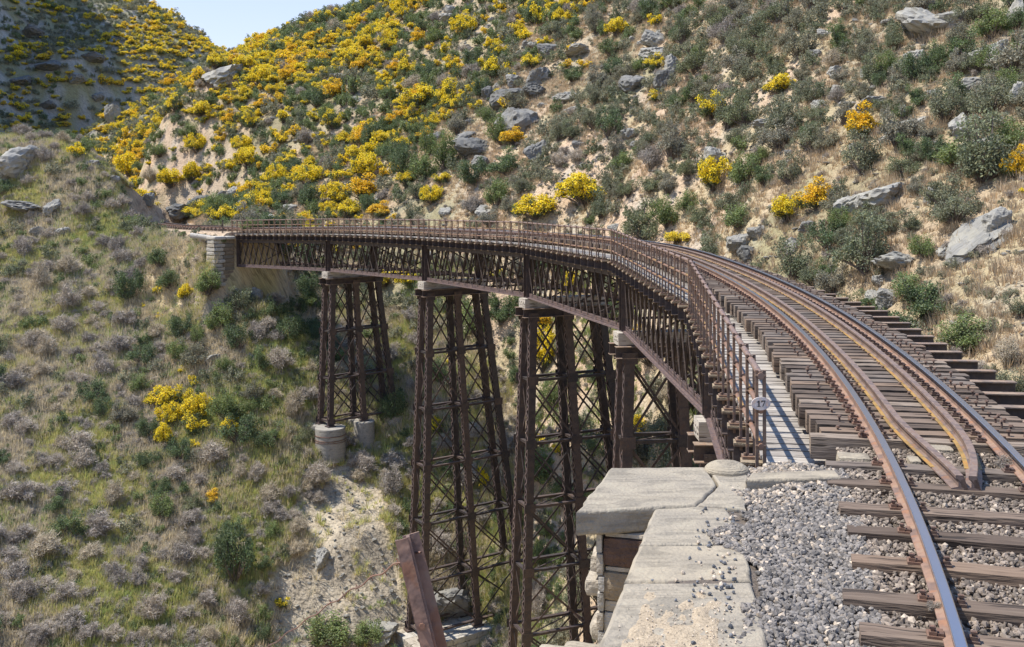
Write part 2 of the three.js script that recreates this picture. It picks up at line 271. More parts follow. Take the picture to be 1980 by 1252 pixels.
const SCARP = (() => { const a = hit(680, 1050), b = hit(620, 1170), c = hit(690, 1150), d = hit(660, 970); return [a, b, c, d].filter(Boolean); })();
const CUT = [hit(380, 412), hit(340, 425), hit(460, 398), hit(425, 405), hit(520, 395)].filter(Boolean);
const near2 = (L, x, z, r) => { let m = 0; for (const p of L) m = Math.max(m, 1 - Math.hypot(x - p[0], z - p[2]) / r); return clamp(m, 0, 1); };
const scarpAt = (x, z) => sstep(0.2, 0.45, near2(SCARP, x, z, 4.2) + 0.5 * (fbm(x / 1.8, z / 1.8, 8, 3) - 0.5));
SCARP_ON = true;
{
  const axis = (segs) => { const a = []; for (const [from, to, st] of segs) for (let v = from; v < to - 1e-6; v += st) a.push(v); a.push(segs[segs.length - 1][1]); return a; };
  const xs = [-2800, -1400, -700, -350, -220, ...axis([[-160, -62, 1.4], [-62, 46, 0.5], [46, 100, 1.2]]), 160, 300, 700, 1400, 2800];
  const zs = [-2800, -1400, -800, -500, ...axis([[-340, -230, 2.2], [-230, -112, 1.2], [-112, 8, 0.5], [8, 20, 1.5]]), 40, 100, 300, 900, 2800];
  const nx = xs.length, nz = zs.length, pos = new Float32Array(nx * nz * 3), col = new Float32Array(nx * nz * 3), uv = new Float32Array(nx * nz * 2), idx = [];
  for (let j = 0; j < nz; j++) for (let i = 0; i < nx; i++) {
    const q = j * nx + i, x = xs[i], z = zs[j], y = groundY(x, z); pos.set([x, y, z], q * 3); uv.set([x / 5 + y * 0.06, z / 5 - y * 0.1], q * 2);
    const n1 = fbm(x / 9, z / 9, 2.2, 4), n2 = fbm(x / 2.4, z / 2.4, 6.1, 4), n3 = fbm(x / 1.1, z / 1.1, 9.7, 3); let c;
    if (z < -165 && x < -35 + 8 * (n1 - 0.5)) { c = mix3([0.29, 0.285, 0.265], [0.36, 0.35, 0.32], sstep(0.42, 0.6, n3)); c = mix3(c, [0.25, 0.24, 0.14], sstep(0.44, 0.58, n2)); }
    else if (isSpur(x, z)) {
      c = mix3([0.50, 0.45, 0.21], [0.60, 0.48, 0.31], sstep(0.40, 0.58, n1 * 0.5 + n2 * 0.5)); c = mix3(c, [0.33, 0.35, 0.14], sstep(0.54, 0.68, n3 * 0.5 + n2 * 0.5) * 0.6); c = mix3(c, [0.44, 0.37, 0.29], sstep(0.52, 0.66, fbm(x / 3.3 + 40, z / 3.3, 3, 4)) * 0.85);
      c = mix3(c, mix3([0.50, 0.43, 0.33], [0.36, 0.31, 0.24], sstep(0.42, 0.6, n3 * 0.6 + n2 * 0.4)), scarpAt(x, z));
    } else {
      c = mix3([0.56, 0.42, 0.305], [0.48, 0.395, 0.26], sstep(0.4, 0.65, n2)); c = mix3(c, [0.46, 0.42, 0.36], sstep(0.56, 0.7, n3) * 0.7); c = mix3(c, [0.20, 0.20, 0.10], sstep(0.56, 0.72, n1) * 0.6);
      c = mix3(c, [0.27, 0.235, 0.14], sstep(0.48, 0.56, fbm(x / 24 + 4, z / 24, 6, 3)) * 0.4);
      const k = sstep(0.1, 0.5, near2(CUT, x, z, 6)); c = mix3(c, mix3([0.50, 0.365, 0.25], [0.44, 0.39, 0.32], n3), k);
    }
    if (z < -60 && z > -110 && x < -15 && x > -50) { const [d2, s2, e2] = trackYAt(x, z); if (s2 > 73 && s2 < 102) c = mix3(c, [0.50, 0.385, 0.28], sstep(3.0, 2.2, d2 + 1.2 * (n3 - 0.5)) * sstep(-2.2, -0.9, y - e2)); }
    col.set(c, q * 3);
    if (i < nx - 1 && j < nz - 1) idx.push(q, q + nx, q + 1, q + 1, q + nx, q + nx + 1);
  }
  const g = new THREE.BufferGeometry(); g.setAttribute('position', new THREE.BufferAttribute(pos, 3)); g.setAttribute('color', new THREE.BufferAttribute(col, 3)); g.setAttribute('uv', new THREE.BufferAttribute(uv, 2)); g.setIndex(idx); g.computeVertexNormals();
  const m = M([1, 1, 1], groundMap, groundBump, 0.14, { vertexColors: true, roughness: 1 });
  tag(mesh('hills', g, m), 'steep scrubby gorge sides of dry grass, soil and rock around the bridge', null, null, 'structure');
}
// ---------------------------------------------------------------- the track: rails, guard rails, sleepers, bridge timbers, fastenings
function sweep(prof, s0, s1, step, o, dy, cond) { // prof: closed list of [lateral, height], counter-clockwise seen along the line
  const b = new MB(), off2 = typeof o === 'function' ? o : () => o; let prev = null; const n = Math.max(1, Math.round((s1 - s0) / step));
  for (let i = 0; i <= n; i++) {
    const s = s0 + (s1 - s0) * i / n, t = tr(s), oo = off2(s), R = rightOf(t.a), c = add([t.x, t.y + dy, t.z], R, oo); const ring = prof.map(([l, h]) => add(add(c, R, l), [0, h, 0]));
    if (prev) { let v = 0; for (let k = 0; k < prof.length; k++) { const k2 = (k + 1) % prof.length, w = Math.hypot(prof[k][0] - prof[k2][0], prof[k][1] - prof[k2][1]); if (!cond || cond(k)) b.quad(prev.r[k], ring[k], ring[k2], prev.r[k2], [prev.s, v], [s, v], [s, v + w], [prev.s, v + w]); v += w; } }
    else for (let k = 1; k < prof.length - 1; k++) if (!cond) b.quad(ring[0], ring[k], ring[k + 1], ring[0], [0, 0], [0.1, 0], [0.1, 0.1], [0, 0]);
    prev = { r: ring, s };
  }
  if (!cond) for (let k = 1; k < prof.length - 1; k++) b.quad(prev.r[0], prev.r[k + 1], prev.r[k], prev.r[0], [0, 0], [0.1, 0], [0.1, 0.1], [0, 0]);
  return b;
}
const track = thing('railway_track', 'curving single track of rusty steel rails and timber sleepers crossing the viaduct', 'railway track');
{
  const H = 0.135; // y of rail top = 0
  const railProf = k => [[-0.06 * k, -H], [-0.06 * k, -H + 0.012], [-0.012, -H + 0.028], [-0.009, -0.042], [-0.033, -0.034], [-0.034, -0.008], [-0.028, -0.0025], [0.028, -0.0025], [0.034, -0.008], [0.033, -0.034], [0.009, -0.042], [0.012, -H + 0.028], [0.06 * k, -H + 0.012], [0.06 * k, -H]].reverse();
  for (const o of [-0.5665, 0.5665]) {
    const r = sweep(railProf(1.0), -9, 101, 0.5, o, 0).build('rail', railSide, track); r.userData.label = 'rusty running rail with a polished top';
    sweep((o < 0 ? [[0.0358, -0.034], [0.0358, -0.007], [0.0285, -0.001], [-0.0285, -0.001], [-0.0335, -0.005]] : [[0.0335, -0.005], [0.0285, -0.001], [-0.0285, -0.001], [-0.0358, -0.007], [-0.0358, -0.034]]), -9, 101, 0.5, o, 0.0015).build('rail_head', railTop, r);
  }
  const gl = s => lerp(-0.27, -0.035, Math.pow(sstep(2.3, -0.6, s), 1.0) * 1.0), gr = s => lerp(0.27, 0.035, Math.pow(clamp((1.9 - s) / 1.9, 0, 1), 2.2));
  for (const f of [gl, gr]) {
    const q = sweep(railProf(1.15).map(([l, h]) => [l, h * 0.95]), 0.02, 76, 0.2, f, -0.008).build('guard_rail', railGuard, track);
    for (const sd of [-1, 1]) sweep([[0.052, 0], [0.052, 0.006], [-0.052, 0.006], [-0.052, 0]].map(([l, h]) => [l * 0.62 + sd * 0.044, h]), 0.6, 76, 0.4, f, -0.123).build('rail_foot', sd < 0 ? lichen : railFoot, q);
  }
  // sleepers and bridge timbers
  setSeed(5);
  const timber = [0, 1, 2, 3, 4, 5].map(i => roughBox(2.28, 0.235, 0.2, 0.012, 0.008, i * 1.37 + 0.2, 0.09)), slp = [0, 1, 2, 3].map(i => roughBox(2.26, 0.16, 0.19, 0.014, 0.012, i * 2.17 + 0.4, 0.09));
  const lay = (name, g, m, s, dy, lat, skew) => { const o = mesh(name, g, m, track), t = tr(s), c = off(s, lat, dy); o.position.set(...c); o.rotation.set(0, t.a + skew, 0); return o; };
  for (let i = 0; i < 288; i++) { const s = 1.62 + i * 0.2535 + rr(-0.012, 0.012); lay('bridge_timber', timber[Math.floor(rnd() * 6)], woods[Math.floor(rnd() * 6)], s, -0.135 - 0.1175 + rr(-0.006, 0.003), rr(-0.07, 0.07), rr(-0.012, 0.012)); }
  const SL = [0.63, 0.08, -0.57, -1.12, -1.72, -2.35, -2.86, -3.45, -4.05, -4.6, -5.2]; for (let s = 76; s < 100; s += 0.62) SL.push(s);
  SL.forEach((s, i) => lay('sleeper', slp[i % 4], woods[[5, 1, 0, 3, 4, 1, 0][i % 7]], s, -0.135 - 0.08, rr(-0.05, 0.05), rr(-0.015, 0.015)));
  // fastenings: base plates with screw spikes beside both rails, loose tall spikes outside
  const chair = sd => { const b = new MB(); b.box([sd * 0.11, 0.012, 0], [0.05, 0, 0], [0, 0.01, 0], [0, 0, 0.065]); b.box([sd * 0.075, 0.03, 0], [0.02, 0, 0], [0, 0.012, 0], [0, 0, 0.05]); b.box([sd * 0.125, 0.036, 0.03], [0.024, 0, 0], [0, 0.014, 0], [0, 0, 0.024]); b.cyl([sd * 0.125, 0.03, 0.03], [sd * 0.125, 0.085, 0.03], 0.014, 6); b.box([sd * 0.125, 0.075, 0.03], [0.02, 0, 0], [0, 0.008, 0], [0, 0, 0.02]); return b.geo(); };
  const cg = [chair(-1), chair(1)]; const mats = [M([0.19, 0.118, 0.085], rustMap, rustBump, 0.004), M([0.14, 0.098, 0.078], rustMap, rustBump, 0.004), ironRed];
  const spikeG = new MB().cyl([0, -0.05, 0], [0, 0.075, 0], 0.0115, 6).cyl([0, 0.066, 0], [0, 0.084, 0], 0.026, 7, 0.019).geo();
  const near = [], rest = [];
  for (let i = 0; i < 288; i++) {
    const s = 1.62 + i * 0.2535;
    for (const [o, sd, m] of [[-0.5665, -1, 0], [-0.5665, 1, 1], [0.5665, -1, 1], [0.5665, 1, 1]]) (i < 60 ? near : rest).push([s, o, sd, m]);
  }
  SL.forEach(s => { for (const o of [-0.5665, 0.5665]) for (const sd of [-1, 1]) (s < 10 ? near : rest).push([s, o, sd, sd === -1 && o < 0 ? 0 : 1]); });
  const put = (g, s, o, dy, jit) => { const c = g.clone(), t = tr(s); c.applyMatrix4(new THREE.Matrix4().makeRotationY(t.a + jit)); const q = off(s, o, dy); c.translate(...q); return c; };
  near.forEach(([s, o, sd, m]) => { const e = mesh('rail_chair', cg[sd < 0 ? 0 : 1], mats[m], track), t = tr(s); e.position.set(...off(s, o, -0.137)); e.scale.set(0.9, 0.85, 0.78); e.rotation.set(0, t.a + rr(-0.1, 0.1), 0); });
  tag(mesh('rail_chairs', mergeGeometries(rest.map(([s, o, sd]) => put(cg[sd < 0 ? 0 : 1], s, o, -0.137, 0))), mats[1], track), 'small rusty fastenings along the far rails', null, null, 'stuff');
  const sp2 = [];
  for (let i = 0; i < 288; i++) for (const [o, p] of [[-0.86, 0.62], [-0.70, 0.5], [0.80, 0.7], [0.93, 0.55], [-0.36, 0.5], [0.36, 0.5], [0.16, 0.6], [-0.16, 0.6]]) {
    if (rnd() > p) continue; const inner = Math.abs(o) < 0.5, s = 1.62 + i * 0.2535 + rr(-0.05, 0.05), oo = (inner ? Math.sign(o) * (0.27 + (Math.abs(o) > 0.3 ? 0.085 : -0.085)) : o + rr(-0.03, 0.03)), dy = -0.142 + (inner ? -0.05 : rr(-0.035, 0.012));
    if (i < 36) { const e = mesh('spike', spikeG, ironRed === 0 ? iron : mats[1], track); e.position.set(...off(s, oo, dy)); e.rotation.set(rr(-0.08, 0.08), rnd() * 6, rr(-0.08, 0.08)); } else if (i < 200) sp2.push(put(spikeG, s, oo, dy, 0));
  }
  tag(mesh('spikes', mergeGeometries(sp2), mats[1], track), 'small spike heads along the far deck', null, null, 'stuff');
}

const ironRed2 = M([0.23, 0.15, 0.11], rustMap, rustBump, 0.003, { roughness: 0.7 }), stoneRust = M([0.27, 0.21, 0.16], rustMap, rustBump, 0.004);
const topPipe = M([0.22, 0.165, 0.14], rustMap, rustBump, 0.003, { roughness: 0.6 }), stanM = M([0.20, 0.145, 0.11], rustMap, rustBump, 0.003, { roughness: 0.65 }), ironB = M([0.098, 0.074, 0.064], rustMap, rustBump, 0.003, { roughness: 0.65 }), ironC = M([0.068, 0.06, 0.06], rustMap, rustBump, 0.003, { roughness: 0.6, metalness: 0.2 }), irons = [iron, ironB, ironC];
const plinthG = [0, 1, 2, 3].map(i => roughBox(0.8, 0.34, 0.6, 0.035, 0.03, i * 2.3 + 0.7, 0.12));
// ---------------------------------------------------------------- the viaduct: six girder spans on five iron trestle towers
const KJ = (i, o, dy) => off(SK + SPAN * i, o, dy);
const NAMES = ['nearest the camera, ending at the stone coping', 'second from the near stone coping', 'third from the near stone coping', 'fourth from the near stone coping', 'fifth from the near stone coping', 'reaching the far stone abutment'];
{
  const GT = -0.885, GB = -2.95;
  for (let i = 0; i < 6; i++) {
    const mid = mul(add(KJ(i, 0, 0), KJ(i + 1, 0, 0)), 0.5);
    const t = thing('girder_span', `dark iron lattice girder span ${NAMES[i]}`, 'bridge span', mid, 'girder spans of the viaduct');
    const L = p => sub(p, mid);
    for (const o of [-1.25, 2.3]) {
      const A0 = KJ(i, o, 0), B0 = KJ(i + 1, o, 0), d = norm(sub(B0, A0)), side = norm(cross(d, [0, 1, 0])), out = mul(side, o < 0 ? -1 : 1);
      const A = add(A0, d, 0.03), B = add(B0, d, -0.03), at = (k, y, lat = 0) => L(add(add(add(A, sub(B, A), k), [0, y, 0]), out, lat));
      const g = new THREE.Group(); g.name = 'lattice_girder'; t.add(g);
      new MB().bar(at(0, GT - 0.01), at(1, GT - 0.01), 0.30, 0.02).bar(at(0, GT - 0.13, 0.025), at(1, GT - 0.13, 0.025), 0.016, 0.22).bar(at(0, GT - 0.13, -0.025), at(1, GT - 0.13, -0.025), 0.016, 0.22).bar(at(0, GT - 0.035, 0.07), at(1, GT - 0.035, 0.07), 0.075, 0.018).build('top_chord', ironDark, g);
      const bc = new MB().bar(at(0, GB + 0.01), at(1, GB + 0.01), 0.30, 0.02).bar(at(0, GB + 0.115, 0.025), at(1, GB + 0.115, 0.025), 0.016, 0.19).bar(at(0, GB + 0.115, -0.025), at(1, GB + 0.115, -0.025), 0.016, 0.19);
      bc.bar(at(0, GB + 0.03, 0.07), at(1, GB + 0.03, 0.07), 0.075, 0.016);
      for (const k of [0.25, 0.5, 0.75]) bc.bar(at(k - 0.012, GB + 0.125, 0.042), at(k + 0.012, GB + 0.125, 0.042), 0.014, 0.17);
      if (i < 4) for (let k = 0; k < 130; k++) for (const y of [0.075, 0.16]) bc.bar(at((k + 0.5) / 130, GB + y - 0.009, 0.037), at((k + 0.5) / 130, GB + y + 0.009, 0.037), 0.018, 0.01, d);
      bc.build('bottom_chord', ironPink, g);
      const mk = up => { // two kinds of bar, shared by all sixteen bays
        const a = at(0.5, GB + 0.16), b = add(at(0.5, GT - 0.16), d, up * SPAN / 16), m = new MB(mul(add(a, b), 0.5)), ax = norm(sub(b, a)), inpl = norm(cross(ax, out));
        const lat = up > 0 ? 0.045 : -0.045, A1 = add(a, out, lat), B1 = add(b, out, lat); m.bar(A1, B1, 0.016, 0.085, inpl);
        if (up < 0) { m.bar(add(A1, out, -0.012), add(B1, out, -0.012), 0.11, 0.014, inpl); }
        if (i < 4) for (let k = 1; k < 16; k++) for (const w of [-0.028, 0.028]) { const c = add(add(add(A1, sub(B1, A1), k / 16), inpl, w), out, 0); m.bar(add(c, ax, -0.009), add(c, ax, 0.009), 0.03, 0.018, inpl); }
        return [m.geo(), mul(add(a, b), 0.5)];
      };
      const [gu, cu] = mk(1), [gd, cd] = mk(-1), bay = sub(at(1 / 16, 0), at(0, 0));
      for (let k = 0; k < 16; k++) { // bar k rises from bottom node k to top node k+1, or from k+1 to k
        const u = mesh('lattice_bar', gu, iron, g); u.position.set(...add(cu, bay, k - 8)); const w = mesh('lattice_bar', gd, iron, g); w.position.set(...add(cd, bay, k + 1 - 8));
      }
      for (const k of [0.004, 0.996]) new MB().bar(at(k, GB - 0.0), at(k, GT), 0.26, 0.035, out).bar(at(k + (k < 0.5 ? 0.007 : -0.007), GB + 0.02, 0.1), at(k + (k < 0.5 ? 0.007 : -0.007), GT - 0.02, 0.1), 0.02, 0.15, out).bar(at(k + (k < 0.5 ? 0.006 : -0.006), GB + 0.02, -0.1), at(k + (k < 0.5 ? 0.006 : -0.006), GT - 0.02, -0.1), 0.02, 0.15, out).build('end_post', iron, g);
    }
    // cross beams under the deck
    for (let k = 0; k < 16; k++) {
      const f = (k + (k === 0 ? 0.12 : 0)) / 16, a = L(add(KJ(i, -1.83, -0.58), sub(KJ(i + 1, -1.83, -0.58), KJ(i, -1.83, -0.58)), f)), b = L(add(KJ(i, 2.68, -0.58), sub(KJ(i + 1, 2.68, -0.58), KJ(i, 2.68, -0.58)), f));
      const c = new THREE.Group(); c.name = 'cross_beam'; t.add(c);
      new MB().bar(add(a, [0, -0.15, 0]), add(b, [0, -0.15, 0]), 0.02, 0.27).bar(add(a, [0, -0.286, 0]), add(b, [0, -0.286, 0]), 0.17, 0.018).build('web', ironDark, c);
      new MB().bar(add(a, [0, -0.01, 0]), add(b, [0, -0.01, 0]), 0.17, 0.018).build('flange', stoneRust, c); const ab = norm(sub(b, a)); new MB().bar(add(a, [0, 0.0135, 0]), add(add(a, ab, 0.34), [0, 0.0135, 0]), 0.2, 0.025).build('seat_plate', stoneBrown, c);
      new MB().bar(add(a, [0, -0.297, 0]), add(add(a, ab, 0.1), [0, -0.297, 0]), 0.15, 0.008).build('lichen_edge', lichen, c);
    }
    for (const o of [-0.62, 0.62]) new MB().bar(L(KJ(i, o, -0.485)), L(KJ(i + 1, o, -0.485)), 0.2, 0.17).build('stringer', woods[3], t);
    for (const k of [0.25, 0.5, 0.75]) { const q = (o, y) => L(add(KJ(i, o, y), sub(KJ(i + 1, o, y), KJ(i, o, y)), k)); new MB().bar(q(-1.2, GT - 0.2), q(2.25, GB + 0.2), 0.06, 0.06).build('sway_brace', ironDark, t); new MB().bar(q(2.25, GT - 0.26), q(-1.2, GB + 0.26), 0.06, 0.06).build('sway_brace', ironDark, t); new MB().bar(q(-1.2, GB + 0.05), q(2.25, GB + 0.05), 0.09, 0.09).build('sway_brace', ironDark, t); }
  }
}
// walkway of weathered planks
{
  setSeed(9); const w = thing('timber_walkway', 'narrow walkway of pale weathered planks between handrail and track', 'walkway');
  const pg = [0, 1, 2, 3, 4].map(i => roughBox(1, 0.05, 0.238, 0.008, 0.004, i * 1.9 + 0.3, 0.08));
  for (let i = 0; i < 287; i++) {
    const s = SK + 0.22 + i * 0.2535, k = Math.min(5, Math.floor((s - SK) / SPAN)), f = (s - SK - k * SPAN) / SPAN;
    const a = add(KJ(k, -1.63, 0), sub(KJ(k + 1, -1.63, 0), KJ(k, -1.63, 0)), f), b = off(s, -1.0, 0), c = mul(add(a, b), 0.5), t = tr(s); const o = mesh('plank', pg[Math.floor(rnd() * 5)], planksM[Math.floor(rnd() * 3)], w);
    o.position.set(c[0], t.y - 0.475 + rr(-0.004, 0.004), c[2]); o.scale.set(len(sub(a, b)) * rr(0.985, 1.0), 1, 1); o.rotation.set(0, t.a + rr(-0.006, 0.006), 0);
  }
  for (let k = 0; k < 6; k++) for (const o of [-1.45, -1.15]) new MB().bar(KJ(k, o, -0.54), KJ(k + 1, o, -0.54), 0.1, 0.08).build('bearer', woods[1], w);
}
// pipe handrail
const railingEnd = KJ(0, -1.7068, -0.577);
{
  setSeed(10); const r = thing('pipe_handrail', 'rusty three-pipe handrail on paired flat stanchions along the viaduct walkway', 'handrail', railingEnd);
  const HH = 1.158, hs = [HH - 0.04, 0.77, 0.40];
  const st = big => { const b = new MB(), k = big ? 0.06 : 0.044; for (const sd of [-1, 1]) b.box([sd * 0.038, (HH + 0.012) / 2 - 0.04, 0], [0, (HH + 0.012) / 2 + 0.04, 0], [0.0155, 0, 0], [0, 0, k / 2]); for (const y of hs) { b.cyl([-0.055, y, 0], [0.055, y, 0], 0.027, 8); b.cyl([0, y, -0.022], [0, y, 0.022], 0.046, 8); } b.box([0.01, 0.03, 0], [0.11, 0, 0], [0, 0.022, 0], [0, 0, 0.075]); for (const x of [-0.07, 0.09]) b.cyl([x, 0.04, 0.03], [x, 0.085, 0.03], 0.016, 6); return b.geo(); };
  const sg = st(false), kg = st(true);
  for (let i = 0; i < 6; i++) {
    const A = KJ(i, -1.7068, -0.577), B = KJ(i + 1, -1.7068, -0.577), d = sub(B, A), a = Math.atan2(-d[0], -d[2]);
    for (let k = 0; k < (i === 5 ? 17 : 16); k++) { const f = (k + (k === 1 ? 0.12 : 0)) / 16, p = sub(add(A, d, f), railingEnd), o = mesh('stanchion', k === 0 && i > 0 ? kg : sg, stanM, r); o.position.set(...p); o.rotation.y = a; }
    const e0 = i === 0 ? -0.004 : 0;
    hs.forEach((y, j) => {
      const p = sub(add(add(A, d, e0), [0, y, 0]), railingEnd), q = sub(add(B, [0, y, 0]), railingEnd); const rl = new MB().cyl(p, q, j ? 0.028 : 0.034, 10).build('pipe_rail', j ? ironRed2 : topPipe, r);
      if (j) { const dd = norm(d), up = [0, 1, 0], sd = norm(cross(dd, up)); const seg = new MB(); for (let k = 0; k < 16; k++) if (rnd() < 0.7) { const u = add(p, sub(q, p), (k + 0.12) / 16), w = add(p, sub(q, p), (k + rr(0.4, 0.9)) / 16); seg.bar(add(add(u, up, 0.022), sd, -0.008), add(add(w, up, 0.022), sd, -0.008), 0.03, 0.012); } seg.build('lichen_crust', lichen, rl); }
    });
  }
  // beyond the last span: one spare stanchion on the far abutment
  const p = sub(off(SK + SPAN * 6 + 1.0, -1.9, -0.577), railingEnd), o = mesh('stanchion', sg, iron, r); o.position.set(...p); o.rotation.y = 0.87;
}
{ // oval bridge number plate on the end stanchion
  const a = tr(SK).a, c = add(add(railingEnd, [0, 0.84, 0]), fwdOf(a), -0.06), t = thing('number_plate', 'small white oval plate reading 17 on the end of the handrail', 'number plate', c); t.rotation.y = 0.12;
  const sh = new THREE.Shape(); sh.absellipse(0, 0, 0.1, 0.066, 0, Math.PI * 2); const g = new THREE.ExtrudeGeometry(sh, { depth: 0.006, bevelEnabled: true, bevelSize: 0.002, bevelThickness: 0.002, bevelSegments: 2, curveSegments: 40 }); mesh('plate', g, M([0.72, 0.71, 0.70], rustMap, null, 0, { roughness: 0.5, rep: 3 }), t);
  const font = await new FontLoader().loadAsync('fonts/droid/droid_serif_bold.typeface.json'); const tg = new TextGeometry('17', { font, size: 0.062, depth: 0.003, curveSegments: 6 }); tg.computeBoundingBox(); const bb = tg.boundingBox; tg.translate(-(bb.max.x + bb.min.x) / 2, -(bb.max.y + bb.min.y) / 2, 0.0085); mesh('digits', tg, M([0.02, 0.02, 0.022], null, null, 0, { roughness: 0.6 }), t);
}
